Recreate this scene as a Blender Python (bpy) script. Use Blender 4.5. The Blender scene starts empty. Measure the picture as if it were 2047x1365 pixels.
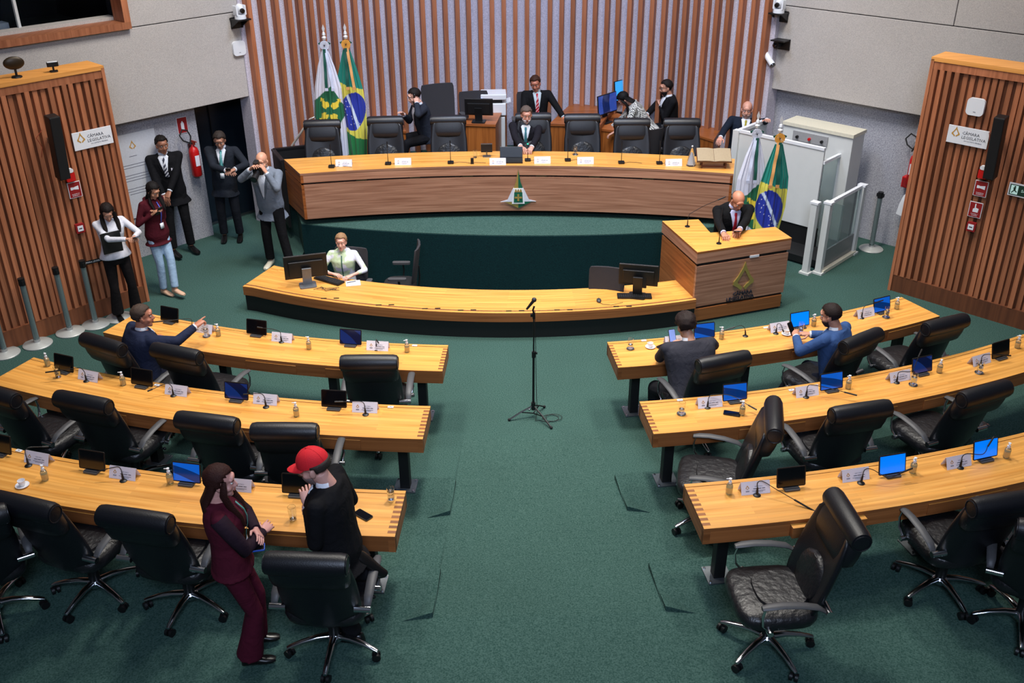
import bpy, bmesh, math, random
from mathutils import Vector, Matrix, Euler, noise
random.seed(7)
PI=math.pi
def R(d): return math.radians(d)
scene=bpy.context.scene
COL=scene.collection
# ---------------------------------------------------------------- camera
CH=5.8; CF=1965.0; TH=R(28); YAW=R(1.68); ROLL=R(0.35)
cf=Vector((math.sin(YAW)*math.cos(TH),math.cos(YAW)*math.cos(TH),-math.sin(TH)))
r0=Vector((math.cos(YAW),-math.sin(YAW),0)); u0=r0.cross(cf)
cr=math.cos(ROLL)*r0-math.sin(ROLL)*u0; cu=math.sin(ROLL)*r0+math.cos(ROLL)*u0
CP=Vector((0,0,CH))
cam_d=bpy.data.cameras.new('camera'); cam=bpy.data.objects.new('camera',cam_d); COL.objects.link(cam)
cam_d.sensor_width=36; cam_d.lens=CF/2047*36; cam_d.clip_end=200
m=Matrix((( cr.x,cu.x,-cf.x),(cr.y,cu.y,-cf.y),(cr.z,cu.z,-cf.z))).to_4x4(); m.translation=CP
cam.matrix_world=m; scene.camera=cam
# ---------------------------------------------------------------- world, lights, exposure
w=bpy.data.worlds.new('hall_ambient'); scene.world=w; w.use_nodes=True
w.node_tree.nodes['Background'].inputs[0].default_value=(0.75,0.82,1.0,1); w.node_tree.nodes['Background'].inputs[1].default_value=0.11
def area(name,loc,target,size,power,color,spread=180,sy=None):
    d=bpy.data.lights.new(name,'AREA'); d.energy=power; d.color=color; d.shape='RECTANGLE'; d.size=size; d.size_y=sy or size
    d.spread=R(spread); o=bpy.data.objects.new(name,d); COL.objects.link(o); o.location=loc
    o.rotation_euler=(Vector(target)-Vector(loc)).to_track_quat('-Z','Y').to_euler(); return o
WARM=(1.0,0.86,0.70); NEUT=(1.0,0.95,0.88); COOL=(0.62,0.74,1.0)
for (x,y,p,t) in ((0.5,9.4,360,0),(-2.6,9.0,160,0),(3.6,9.0,160,0),(0.5,6.6,60,0),(-2.4,12.0,170,0),(3.4,12.0,170,0)):
    area('ceiling_panel_light',(x,y,8.6),(x,y,0),0.9,p,NEUT,105)
area('dais_light',(0.5,12.6,8.4),(0.5,15.0,0.6),1.6,230,COOL,110)
area('back_wall_wash',(0.5,13.4,8.8),(0.5,17.2,3.4),2.6,170,COOL,120,1.0)
area('wall_wash_left',(-1.6,11.5,8.2),(-4.6,14.4,2.6),1.4,120,NEUT,100)
area('wall_wash_right',(2.8,11.5,8.2),(5.4,14.4,2.6),1.4,120,NEUT,100)
area('gallery_light',(0.3,-2.5,9.2),(0.4,11.0,0.8),3.0,620,COOL,120)
scene.view_settings.view_transform='Standard'; scene.view_settings.look='None'
scene.view_settings.gamma=1; scene.view_settings.use_curve_mapping=False
scene.view_settings.exposure=-0.8
# ---------------------------------------------------------------- pixel -> point on a real plane
def ray(px,py): return cf*CF+cr*(px-1023.5)-cu*(py-682.5)
def P(px,py,z=0.0):
    d=ray(px,py); return CP+d*((z-CH)/d.z)
def PY(px,py,y):
    d=ray(px,py); return CP+d*(y/d.y)
# ---------------------------------------------------------------- materials
def srgb(c):
    return tuple(((v/255)/12.92 if v/255<=0.04045 else ((v/255+0.055)/1.055)**2.4) for v in c)+(1,)
MATS={}
def nodes(name):
    mt=bpy.data.materials.new(name); mt.use_nodes=True; nt=mt.node_tree; return mt,nt,nt.nodes['Principled BSDF']
def mat(name,rgb,rough=0.5,metal=0.0,noise_amt=0.12,scale=40,bump=0.0,spec=0.5,emit=0,alpha=1,trans=0,ior=1.45,coat=0,sheen=0):
    if name in MATS: return MATS[name]
    mt,nt,b=nodes(name); c=srgb(rgb)
    tc=nt.nodes.new('ShaderNodeTexCoord'); n=nt.nodes.new('ShaderNodeTexNoise'); n.inputs['Scale'].default_value=scale; n.inputs['Detail'].default_value=3
    nt.links.new(tc.outputs['Object'],n.inputs['Vector'])
    mx=nt.nodes.new('ShaderNodeMix'); mx.data_type='RGBA'
    mx.inputs[6].default_value=tuple(v*(1-noise_amt) for v in c[:3])+(1,); mx.inputs[7].default_value=tuple(min(1,v*(1+noise_amt)) for v in c[:3])+(1,)
    nt.links.new(n.outputs['Fac'],mx.inputs[0]); nt.links.new(mx.outputs[2],b.inputs['Base Color'])
    b.inputs['Roughness'].default_value=rough; b.inputs['Metallic'].default_value=metal; b.inputs['Specular IOR Level'].default_value=spec
    if bump:
        bp=nt.nodes.new('ShaderNodeBump'); bp.inputs['Strength'].default_value=bump; bp.inputs['Distance'].default_value=0.01
        nt.links.new(n.outputs['Fac'],bp.inputs['Height']); nt.links.new(bp.outputs[0],b.inputs['Normal'])
    if emit: b.inputs['Emission Color'].default_value=c; b.inputs['Emission Strength'].default_value=emit
    if alpha<1: b.inputs['Alpha'].default_value=alpha
    if trans: b.inputs['Transmission Weight'].default_value=trans; b.inputs['IOR'].default_value=ior
    if coat: b.inputs['Coat Weight'].default_value=coat; b.inputs['Coat Roughness'].default_value=0.12
    if sheen: b.inputs['Sheen Weight'].default_value=sheen
    MATS[name]=mt; return mt
def wood(name,ca,cb,vertical=False,strips=False,rough=0.38,grain=1.0,coat=0.0):
    """procedural wood on UVs in metres; grain runs along U (or V when vertical)"""
    if name in MATS: return MATS[name]
    mt,nt,b=nodes(name); N=nt.nodes; L=nt.links
    uv=N.new('ShaderNodeUVMap'); mp=N.new('ShaderNodeMapping'); L.new(uv.outputs[0],mp.inputs[0])
    mp.inputs['Scale'].default_value=(26,0.9,1) if vertical else (0.9,26,1)
    n=N.new('ShaderNodeTexNoise'); n.inputs['Scale'].default_value=1.0*grain; n.inputs['Detail'].default_value=4; n.inputs['Distortion'].default_value=0.6
    L.new(mp.outputs[0],n.inputs['Vector'])
    cr_=N.new('ShaderNodeValToRGB'); cr_.color_ramp.elements[0].color=srgb(ca); cr_.color_ramp.elements[1].color=srgb(cb)
    cr_.color_ramp.elements[0].position=0.3; cr_.color_ramp.elements[1].position=0.7
    L.new(n.outputs['Fac'],cr_.inputs[0]); out=cr_.outputs[0]
    if strips:
        br=N.new('ShaderNodeTexBrick'); L.new(uv.outputs[0],br.inputs['Vector'])
        br.inputs['Color1'].default_value=(0.80,0.80,0.80,1); br.inputs['Color2'].default_value=(1.12,1.12,1.12,1); br.inputs['Mortar'].default_value=(0.7,0.7,0.7,1)
        br.inputs['Scale'].default_value=1; br.inputs['Mortar Size'].default_value=0.0006; br.inputs['Brick Width'].default_value=0.9; br.inputs['Row Height'].default_value=0.032
        mx=N.new('ShaderNodeMix'); mx.data_type='RGBA'; mx.blend_type='MULTIPLY'; mx.inputs[0].default_value=0.8
        L.new(out,mx.inputs[6]); L.new(br.outputs[0],mx.inputs[7]); out=mx.outputs[2]
    else:
        oi=N.new('ShaderNodeObjectInfo'); mr=N.new('ShaderNodeMapRange'); mr.inputs[3].default_value=0.78; mr.inputs[4].default_value=1.2
        L.new(oi.outputs['Random'],mr.inputs[0])
        mx=N.new('ShaderNodeMix'); mx.data_type='RGBA'; mx.blend_type='MULTIPLY'; mx.inputs[0].default_value=1.0
        L.new(out,mx.inputs[6]); L.new(mr.outputs[0],mx.inputs[7]); out=mx.outputs[2]
    L.new(out,b.inputs['Base Color']); b.inputs['Roughness'].default_value=rough
    if coat: b.inputs['Coat Weight'].default_value=coat; b.inputs['Coat Roughness'].default_value=0.15
    MATS[name]=mt; return mt
def speck(name,ca,cb,scale,bump=0.3,rough=0.95,big=None,dist=0.004):
    if name in MATS: return MATS[name]
    mt,nt,b=nodes(name); N=nt.nodes; L=nt.links
    tc=N.new('ShaderNodeTexCoord'); n=N.new('ShaderNodeTexNoise'); n.inputs['Scale'].default_value=scale; n.inputs['Detail'].default_value=2
    L.new(tc.outputs['Object'],n.inputs['Vector'])
    cr_=N.new('ShaderNodeValToRGB'); cr_.color_ramp.elements[0].color=srgb(ca); cr_.color_ramp.elements[1].color=srgb(cb)
    cr_.color_ramp.elements[0].position=0.32; cr_.color_ramp.elements[1].position=0.68
    L.new(n.outputs['Fac'],cr_.inputs[0]); out=cr_.outputs[0]
    n2=N.new('ShaderNodeTexNoise'); n2.inputs['Scale'].default_value=big or 0.9; n2.inputs['Detail'].default_value=3
    L.new(tc.outputs['Object'],n2.inputs['Vector'])
    mr=N.new('ShaderNodeMapRange'); mr.inputs[3].default_value=0.86; mr.inputs[4].default_value=1.14; L.new(n2.outputs['Fac'],mr.inputs[0])
    mx=N.new('ShaderNodeMix'); mx.data_type='RGBA'; mx.blend_type='MULTIPLY'; mx.inputs[0].default_value=1
    L.new(out,mx.inputs[6]); L.new(mr.outputs[0],mx.inputs[7]); L.new(mx.outputs[2],b.inputs['Base Color'])
    b.inputs['Roughness'].default_value=rough; b.inputs['Specular IOR Level'].default_value=0.15
    bp=N.new('ShaderNodeBump'); bp.inputs['Strength'].default_value=bump; bp.inputs['Distance'].default_value=dist
    L.new(n.outputs['Fac'],bp.inputs['Height']); L.new(bp.outputs[0],b.inputs['Normal'])
    MATS[name]=mt; return mt
def vcol(name,rough=0.7):
    if name in MATS: return MATS[name]
    mt,nt,b=nodes(name); a=nt.nodes.new('ShaderNodeVertexColor'); a.layer_name='Col'
    nt.links.new(a.outputs[0],b.inputs['Base Color']); b.inputs['Roughness'].default_value=rough; b.inputs['Sheen Weight'].default_value=0.1
    MATS[name]=mt; return mt
CARPET=speck('green_carpet',(38,66,60),(68,95,88),85,0.6)
CARPET_D=CARPET
CONC=speck('smooth_concrete',(164,158,154),(192,186,180),120,0.08,0.85)
CONCR=speck('exposed_aggregate',(138,138,146),(180,180,186),60,0.25,0.9)
W_TOP=wood('honey_table_wood',(206,138,56),(238,174,88),strips=True,rough=0.4,coat=0.15)
W_FAS=wood('fascia_wood',(132,76,36),(168,104,56),rough=0.45)
W_FAST=wood('joint_wood',(120,70,32),(150,92,46),rough=0.45)
W_PAN=wood('panel_veneer',(146,98,74),(190,140,112),rough=0.42,grain=1.3)
W_SLAT=wood('slat_wood',(138,80,50),(182,116,80),vertical=True,rough=0.5)
W_SLATD=wood('slat_backing_wood',(92,50,28),(122,70,40),vertical=True,rough=0.6)
W_BOX=wood('box_top_wood',(206,136,62),(232,164,88),rough=0.45)
W_DK=wood('dark_desk_wood',(120,62,28),(172,100,48),rough=0.4)
BLACK=mat('black_plastic',(14,14,16),0.45)
BLACKM=mat('black_panel',(9,10,12),0.6,noise_amt=.3)
LEATHER=mat('black_leather',(13,14,20),0.42,scale=130,bump=0.12,noise_amt=.2,spec=0.5)
LEATHER_R=mat('black_leather_seat',(24,24,27),0.38,scale=22,bump=0.9,noise_amt=.25,spec=0.5)
CHROME=mat('chrome',(200,202,206),0.16,1.0,noise_amt=.03)
STEEL=mat('brushed_steel',(150,155,158),0.34,1.0)
GREYP=mat('grey_armrest',(70,70,72),0.5)
WHITE=mat('white_plastic',(222,224,228),0.35,noise_amt=.02)
WPAINT=mat('white_painted_metal',(206,208,206),0.4,noise_amt=.04,scale=8)
PAPER=mat('white_card',(226,223,234),0.6,noise_amt=.02)
INK=mat('grey_print',(96,96,110),0.7)
INKD=mat('dark_print',(40,40,50),0.7)
GOLD=mat('gold_print',(186,140,62),0.5)
GOLDM=mat('brushed_gold',(196,170,96),0.35,0.6)
REDP=mat('red_paint',(190,20,22),0.35)
REDS=mat('dark_red_sign',(140,22,26),0.5)
RUBBER=mat('rubber',(20,20,21),0.7)
GLASS=mat('clear_glass',(245,250,255),0.03,trans=1.0,noise_amt=0)
GELM=mat('hand_gel',(232,214,140),0.1,trans=0.75,noise_amt=0)
WATER=mat('water',(235,240,245),0.02,trans=1.0,ior=1.33,noise_amt=0)
PANEG=mat('window_pane',(200,210,220),0.02,trans=1.0,ior=1.05,noise_amt=0)
SCRD=mat('dark_screen',(8,9,14),0.08,noise_amt=0,coat=0.5)
# ---------------------------------------------------------------- mesh builder
class MB:
    def __init__(s,M=None): s.v=[];s.f=[];s.m=[];s.uv=[];s.M=M or Matrix(); s.mi=0
    def add(s,vs,fs,uvs=None):
        b=len(s.v); s.v+=[s.M@Vector(p) for p in vs]
        for i,f in enumerate(fs): s.f.append([b+k for k in f]); s.m.append(s.mi); s.uv.append(uvs[i] if uvs else None)
        return s
    def box(s,c,d,rot=None):
        x,y,z=d[0]/2,d[1]/2,d[2]/2; mm=(Euler(rot).to_matrix() if rot else Matrix.Identity(3)); c=Vector(c)
        vs=[c+mm@Vector((a,b,e)) for e in(-z,z) for b in(-y,y) for a in(-x,x)]
        return s.add(vs,[(0,2,3,1),(4,5,7,6),(0,1,5,4),(2,6,7,3),(0,4,6,2),(1,3,7,5)])
    def rbox(s,c,d,r=0.01,rot=None,n=3):
        """box with rounded vertical corners"""
        x,y,z=d[0]/2,d[1]/2,d[2]/2; r=min(r,x*.98,y*.98); pl=[]
        for (sx,sy,a0) in((1,1,0),(-1,1,90),(-1,-1,180),(1,-1,270)):
            for k in range(n+1):
                a=R(a0+90*k/n); pl.append((sx*(x-r)+r*math.cos(a),sy*(y-r)+r*math.sin(a)))
        return s.prism(pl,-z,z,Matrix.Translation(c)@(Euler(rot).to_matrix().to_4x4() if rot else Matrix()))
    def prism(s,pl,z0,z1,M=None):
        M=M or Matrix(); n=len(pl)
        vs=[M@Vector((p[0],p[1],z0)) for p in pl]+[M@Vector((p[0],p[1],z1)) for p in pl]
        fs=[tuple(range(n))[::-1],tuple(range(n,2*n))]+[(i,(i+1)%n,n+(i+1)%n,n+i) for i in range(n)]
        return s.add(vs,fs)
    def cyl(s,a,b,r0,r1=None,n=12,cap=True):
        a=Vector(a);b=Vector(b);r1=r0 if r1 is None else r1; d=(b-a)
        if d.length<1e-6: return s
        q=d.to_track_quat('Z','Y').to_matrix(); vs=[]
        for c,r in((a,r0),(b,r1)):
            for i in range(n):
                t=2*PI*i/n; vs.append(c+q@Vector((r*math.cos(t),r*math.sin(t),0)))
        fs=[(i,(i+1)%n,n+(i+1)%n,n+i) for i in range(n)]
        if cap: fs+=[tuple(range(n))[::-1],tuple(range(n,2*n))]
        return s.add(vs,fs)
    def sph(s,c,r,n=12,m=8,rot=None,zmin=-1,zmax=1):
        rr=(r,r,r) if not hasattr(r,'__len__') else r; c=Vector(c); mm=(rot if rot is not None else Matrix.Identity(3)); vs=[];fs=[]
        t0=math.asin(zmin); t1=math.asin(zmax)
        for j in range(m+1):
            t=t0+(t1-t0)*j/m; cz=math.cos(t); sz=math.sin(t)
            for i in range(n):
                a=2*PI*i/n; vs.append(c+mm@Vector((rr[0]*cz*math.cos(a),rr[1]*cz*math.sin(a),rr[2]*sz)))
        for j in range(m):
            for i in range(n): fs.append((j*n+i,j*n+(i+1)%n,(j+1)*n+(i+1)%n,(j+1)*n+i))
        fs+= [tuple(range(n))[::-1],tuple(range(m*n,(m+1)*n))]
        return s.add(vs,fs)
    def lathe(s,prof,c=(0,0,0),n=20,rot=None):
        c=Vector(c); mm=rot or Matrix.Identity(3); vs=[];fs=[];k=len(prof)
        for (r,z) in prof:
            for i in range(n):
                a=2*PI*i/n; vs.append(c+mm@Vector((r*math.cos(a),r*math.sin(a),z)))
        for j in range(k-1):
            for i in range(n): fs.append((j*n+i,j*n+(i+1)%n,(j+1)*n+(i+1)%n,(j+1)*n+i))
        if prof[0][0]>1e-5: fs.append(tuple(range(n))[::-1])
        if prof[-1][0]>1e-5: fs.append(tuple(range((k-1)*n,k*n)))
        return s.add(vs,fs)
    def tube(s,pts,r,n=8,flat=None):
        pts=[Vector(p) for p in pts]; k=len(pts); rs=r if hasattr(r,'__len__') else [r]*k; vs=[];fs=[]; up=Vector((0,0,1)); prevx=None
        for j,p in enumerate(pts):
            d=(pts[min(j+1,k-1)]-pts[max(j-1,0)]).normalized()
            x=d.cross(up) if prevx is None else prevx-d*prevx.dot(d)
            if x.length<1e-4: x=d.orthogonal()
            x.normalize(); prevx=x; y=x.cross(d).normalized()
            for i in range(n):
                a=2*PI*i/n; fy=flat if flat else 1
                vs.append(p+x*rs[j]*math.cos(a)+y*rs[j]*fy*math.sin(a))
        for j in range(k-1):
            for i in range(n): fs.append((j*n+i,j*n+(i+1)%n,(j+1)*n+(i+1)%n,(j+1)*n+i))
        fs+=[tuple(range(n))[::-1],tuple(range((k-1)*n,k*n))]
        return s.add(vs,fs)
    def loft(s,rings,cap=True):
        n=len(rings[0]); vs=[p for r in rings for p in r]; k=len(rings)
        fs=[(j*n+i,j*n+(i+1)%n,(j+1)*n+(i+1)%n,(j+1)*n+i) for j in range(k-1) for i in range(n)]
        if cap: fs+=[tuple(range(n))[::-1],tuple(range((k-1)*n,k*n))]
        return s.add(vs,fs)
    def arc(s,c,r0,r1,a0,a1,z0,z1,n=40,zf=None):
        """solid annular sector, angles in degrees from the -Y axis about c, UV along the arc"""
        vs=[];fs=[];uv=[]; rm=(r0+r1)/2
        for k in range(n+1):
            a=R(a0+(a1-a0)*k/n); dx,dy=math.sin(a),-math.cos(a)
            for (r,z) in((r0,z0),(r1,z0),(r1,z1),(r0,z1)): vs.append((c[0]+r*dx,c[1]+r*dy,z))
        for k in range(n):
            b=4*k; U0=R(a0+(a1-a0)*k/n)*rm; U1=R(a0+(a1-a0)*(k+1)/n)*rm
            for (i,j,va,vb) in((0,1,0,r1-r0),(1,2,0,z1-z0),(2,3,0,r1-r0),(3,0,0,z1-z0)):
                fs.append((b+i,b+4+i,b+4+j,b+j)); uv.append([(U0,va),(U1,va),(U1,vb),(U0,vb)])
        fs.append((0,1,2,3)); uv.append([(0,0),(r1-r0,0),(r1-r0,z1-z0),(0,z1-z0)])
        e=4*n; fs.append((e,e+3,e+2,e+1)); uv.append([(0,0),(0,z1-z0),(r1-r0,z1-z0),(r1-r0,0)])
        return s.add(vs,fs,uv)
    def mesh(s,name,mats,smooth=None,fix=True):
        me=bpy.data.meshes.new(name); me.from_pydata([tuple(p) for p in s.v],[],s.f)
        for mt in (mats if isinstance(mats,(list,tuple)) else [mats]): me.materials.append(mt)
        me.polygons.foreach_set('material_index',s.m)
        if fix:
            bm=bmesh.new(); bm.from_mesh(me); bm.faces.ensure_lookup_table()
            uvl=bm.loops.layers.uv.new('UVMap')
            for i,f in enumerate(bm.faces):
                u=s.uv[i]
                if u:
                    for l,q in zip(f.loops,u): l[uvl].uv=q
                else:
                    f.normal_update(); nn=f.normal; a=max(range(3),key=lambda k:abs(nn[k]))
                    for l in f.loops:
                        p=l.vert.co; l[uvl].uv=(p.x,p.y) if a==2 else ((p.x if a==1 else p.y),p.z)
            bmesh.ops.recalc_face_normals(bm,faces=bm.faces); bm.to_mesh(me); bm.free()
        if smooth:
            me.polygons.foreach_set('use_smooth',[True]*len(me.polygons)); me.set_sharp_from_angle(angle=R(smooth))
        me.update(); return me
    def build(s,name,mats,parent=None,smooth=40,bevel=0,**kw):
        o=bpy.data.objects.new(name,s.mesh(name,mats,smooth)); COL.objects.link(o)
        if parent is not None: o.parent=parent
        if bevel:
            b=o.modifiers.new('bevel','BEVEL'); b.width=bevel; b.segments=2; b.limit_method='ANGLE'; b.angle_limit=R(40)
        for k,v in kw.items(): o[k]=v
        return o
def tag(o,label=None,cat=None,group=None,kind=None):
    if label: o['label']=label
    if cat: o['category']=cat
    if group: o['group']=group
    if kind: o['kind']=kind
    return o
def thing(name,label,cat,loc=(0,0,0),rz=0,group=None):
    o=bpy.data.objects.new(name,None); COL.objects.link(o); o.empty_display_size=0.1
    o.location=loc; o.rotation_euler=(0,0,rz); return tag(o,label,cat,group)
KIDS={}
def copy_tree(o,parent=None):
    c=o.copy(); COL.objects.link(c)
    if parent is not None: c.parent=parent
    for ch in o.children: copy_tree(ch,c)
    return c
def place(proto,used,loc,rz,label,group=None):
    """first use moves the proto itself, later uses copy it with its parts"""
    o=copy_tree(proto) if used.get(proto.name) else proto
    used[proto.name]=True
    o.location=loc; o.rotation_euler=(0,0,rz); o['label']=label
    if group: o['group']=group
    return o
USED={}
def text(body,size,name='lettering',mt=None,parent=None,M=None,extrude=0.0006,align='CENTER',spacing=1.0):
    cu_=bpy.data.curves.new(name,'FONT'); cu_.body=body; cu_.size=size; cu_.extrude=extrude; cu_.align_x=align; cu_.align_y='CENTER'; cu_.resolution_u=1; cu_.space_character=spacing
    o=bpy.data.objects.new(name,cu_); COL.objects.link(o); dg=bpy.context.evaluated_depsgraph_get()
    me=bpy.data.meshes.new_from_object(o.evaluated_get(dg)); bpy.data.objects.remove(o); me.materials.clear(); me.materials.append(mt)
    q=bpy.data.objects.new(name,me); COL.objects.link(q)
    if M is not None: me.transform(M)
    if parent is not None: q.parent=parent
    return q
# ================================================================ THE SETTING
C0=(0.45,19.8)                       # centre of the concentric rows
Z1,Z2=0.15,0.30                      # tier levels
DZ,BZ=0.5,0.7                        # dais level, rear dais level
def ramp_z(r):
    if r<11.1: return 0.0
    if r>14.04: return Z2
    return Z2*(r-11.1)/(14.04-11.1)
SC=(0.57,18.72); SR0=7.74
f=MB(); pit=[(SC[0]+(SR0-.12)*math.sin(R(a)),SC[1]-(SR0-.12)*math.cos(R(a))) for a in [15.5-2.5*k for k in range(17)]]
pit=[p for p in pit if -2.98<p[0]<2.7]
f.prism([(-12,-3),(12,-3),(12,18),(4.0,18),(4.0,11.85),(2.75,11.45)]+pit+[(-2.95,11.85),(-2.75,13.9),(-2.75,18),(-12,18)],-0.2,0)
fl=f.build('floor',CARPET,smooth=None); tag(fl,kind='structure')
def tier(r0,a0,a1,z,sg):
    t=MB(); t.arc(C0,r0,22,a0,a1,-0.05,z,n=24); o=t.build('floor_tier',CARPET,smooth=None); o['kind']='structure'; return o
for (a0,a1) in((-60,-3.7),(3.7,60)):
    tier(12.0,a0,a1,Z1,1); tier(13.47,a0,a1,Z2,1)
# sloping aisle between the tiers
g=MB(); vs=[];fs=[]; RS=[11.1,11.6,12.0,12.57,13.0,13.47,14.04,16,22]
for r in RS:
    for k in range(9):
        a=R(-3.72+7.44*k/8); vs.append((C0[0]+r*math.sin(a),C0[1]-r*math.cos(a),ramp_z(r)+0.002))
for j in range(len(RS)-1):
    for k in range(8): b=j*9+k; fs.append((b,b+1,b+10,b+9))
g.add(vs,fs); o=g.build('floor_ramp',CARPET,smooth=None); o['kind']='structure'
g=MB(); g.box((0.6,13.5,-.5),(7.4,6,.2)); o=g.build('floor_pit',CARPET,smooth=None); o['kind']='structure'
# small carpeted wedges where the aisle slope meets each tier
for sg in(-1,1):
    for (r,z) in((12.57,Z1),(14.04,Z2)):
        g=MB(); a=3.72*sg; q=[]
        def pp(rr,aa,zz): return (C0[0]+rr*math.sin(R(aa)),C0[1]-rr*math.cos(R(aa)),zz)
        g.add([pp(r+.0,a,z-.01),pp(r+.0,a,z+.045),pp(r+.06,a+sg*.95,z+.002),pp(r-.25,a,z+.002)],[(0,1,2),(1,3,2),(0,3,1),(0,2,3)])
        o=g.build('trim_ramp_edge',CARPET,smooth=None); o['kind']='structure'
# dais with its curved front step
LC=(1.32,26.13); LR=12.94
g=MB(); pts=[]
for k in range(25):
    x=-2.72+5.6*k/24; pts.append((x,LC[1]-math.sqrt(LR*LR-(x-LC[0])**2)))
back=[(4.05,13.6),(4.4,14.9),(4.2,16.6),(0.45,18.6),(-3.2,17.0),(-3.45,15.3),(-2.9,14.5)]
g.prism(pts+back,-.4,DZ); o=g.build('floor_dais',CARPET,smooth=None); o['kind']='structure'
RD=speck('riser_carpet_painted_shade',(8,34,38),(14,48,50),85,.4)  # same green carpet darkened: the riser's shade is painted into the colour
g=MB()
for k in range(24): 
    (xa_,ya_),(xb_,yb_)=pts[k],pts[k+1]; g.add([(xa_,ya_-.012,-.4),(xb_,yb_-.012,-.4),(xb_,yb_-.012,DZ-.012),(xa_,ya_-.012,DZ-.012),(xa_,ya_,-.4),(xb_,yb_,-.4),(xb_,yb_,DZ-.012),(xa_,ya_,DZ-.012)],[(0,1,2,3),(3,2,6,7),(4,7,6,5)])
o=g.build('trim_dais_riser_shade',RD,smooth=30); o['kind']='structure'  # thin facing added over the dais front to carry the painted shade
g=MB(); g.prism([(-2.9,15.8),(3.7,15.8),(4.3,16.2),(0.45,18.6),(-3.3,16.4)],DZ-.01,BZ); o=g.build('floor_dais_rear',CARPET,smooth=None); o['kind']='structure'
# --- concrete side walls at 45 degrees: lower rough wall, upper smooth wall standing proud
S2=math.sqrt(.5)
def wallM(side):
    # local x along the wall towards the back of the hall, local y out of the room, z up; origin where the line crosses
    if side=='left':  return Matrix(((S2,-S2,0,-4.29),(S2,S2,0,14.71),(0,0,1,0),(0,0,0,1)))
    return Matrix(((-S2,S2,0,5.29),(S2,S2,0,14.71),(0,0,1,0),(0,0,0,1)))
WL,WR=wallM('left'),wallM('right')
g=MB(WL); g.box((-4.0,.3,1.2),(8.0,.6,2.5)); wl=g.build('wall_left',CONCR,smooth=None); wl['kind']='structure'
g=MB(WR); g.box((-3.27,.3,1.2),(9.76,.6,2.5)); wr=g.build('wall_right',CONCR,smooth=None); wr['kind']='structure'
OH=0.18; GZ=3.315
def panel(M,x0,x1,z0,z1,parent):
    g=MB(M); g.box(((x0+x1)/2,0.21-OH,(z0+z1)/2),(x1-x0,.42,z1-z0)); return g.build('panel',CONC,parent,smooth=None,bevel=0.006)
XE=1.33
XU=1.60
WX=WL.inverted()@PY(252,54,P(252,54,GZ).y)
wx=WX.x
panel(WL,-8,XU,2.07,GZ-.006,wl); panel(WL,wx,XU,GZ+.006,9.2,wl); panel(WL,-8,wx,5.6,9.2,wl)
vj=(WR.inverted()@P(1898,50,3.35)).x
panel(WR,-8,XU,2.07,GZ-.006,wr); panel(WR,vj+.006,XU,GZ+.006,9.2,wr); panel(WR,-8,vj-.006,GZ+.006,9.2,wr)
# --- control booth window in the left wall
win=thing('window_1',None,None); win['kind']='structure'
g=MB(WL); fw=0.09
g.box((wx-2.2,-.10,GZ+fw/2),(4.4,.30,fw)); g.build('window_frame',W_SLAT,win)
g=MB(WL); g.box((wx-fw/2,-.10,GZ+1.15),(fw,.30,2.3-2*fw)); g.build('window_frame',W_SLAT,win)
g=MB(WL); g.box((wx-2.2,-.10,GZ+2.3),(4.4,.30,fw)); g.build('window_frame',W_SLAT,win)
g=MB(WL); g.box((wx-2.2,.16,GZ+.10),(4.3,.22,.06)); g.build('window_sill',CONC,win)
g=MB(WL); g.box((wx-2.2,.28,GZ+1.2),(4.3,.012,2.3)); g.build('pane',PANEG,win)
for dx in(-1.28,-1.95,-3.2):
    g=MB(WL); g.box((wx+dx,.24,GZ+1.2),(.035,.05,2.3)); g.build('mullion',WPAINT,win)
g=MB(WL)
g.box((wx-2.2,2.1,GZ+1.2),(4.6,.06,3.0)); g.box((wx-4.5,1.2,GZ+1.2),(.06,1.9,3.0)); g.box((wx+.05,1.2,GZ+1.2),(.06,1.9,3.0)); g.box((wx-2.2,1.2,GZ-.1),(4.6,1.9,.06)); g.box((wx-2.2,1.2,GZ+2.6),(4.6,1.9,.06))
o=g.build('wall_booth',mat('booth_dark',(10,11,16),.8),smooth=None); o['kind']='structure'
# --- doorway in the left wall
dw0,dw1=0.0,1.15
g=MB(WL); g.box((dw1/2-.1,.52,1.03),(dw1+.4,.06,2.06)); door=g.build('door_1',mat('dark_door',(16,26,36),.35),smooth=None); door['kind']='structure'
g=MB(WL); g.box((.50,.475,1.03),(.012,.03,2.0)); g.build('door_gap',BLACK,door)
g=MB(WL); g.box((.62,.46,1.0),(.02,.05,.28)); g.build('handle',STEEL,door)
g=MB(WL); g.box((dw1/2-.05,.40,.012),(dw1+.1,.06,.024)); o=g.build('trim_threshold',STEEL); o['kind']='structure'
g=MB(WL); g.box(((dw1+XU)/2+.0,.3,1.04),(XU-dw1,.6,2.06)); o=g.build('wall_pier',mat('pale_blue_wall',(150,170,200),.7),smooth=None); o['kind']='structure'
g=MB(WL); g.box((dw1/2,.3,2.3),(dw1+.2,.6,.4)); o=g.build('trim_lintel',CONC,smooth=None); o['kind']='structure'
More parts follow.
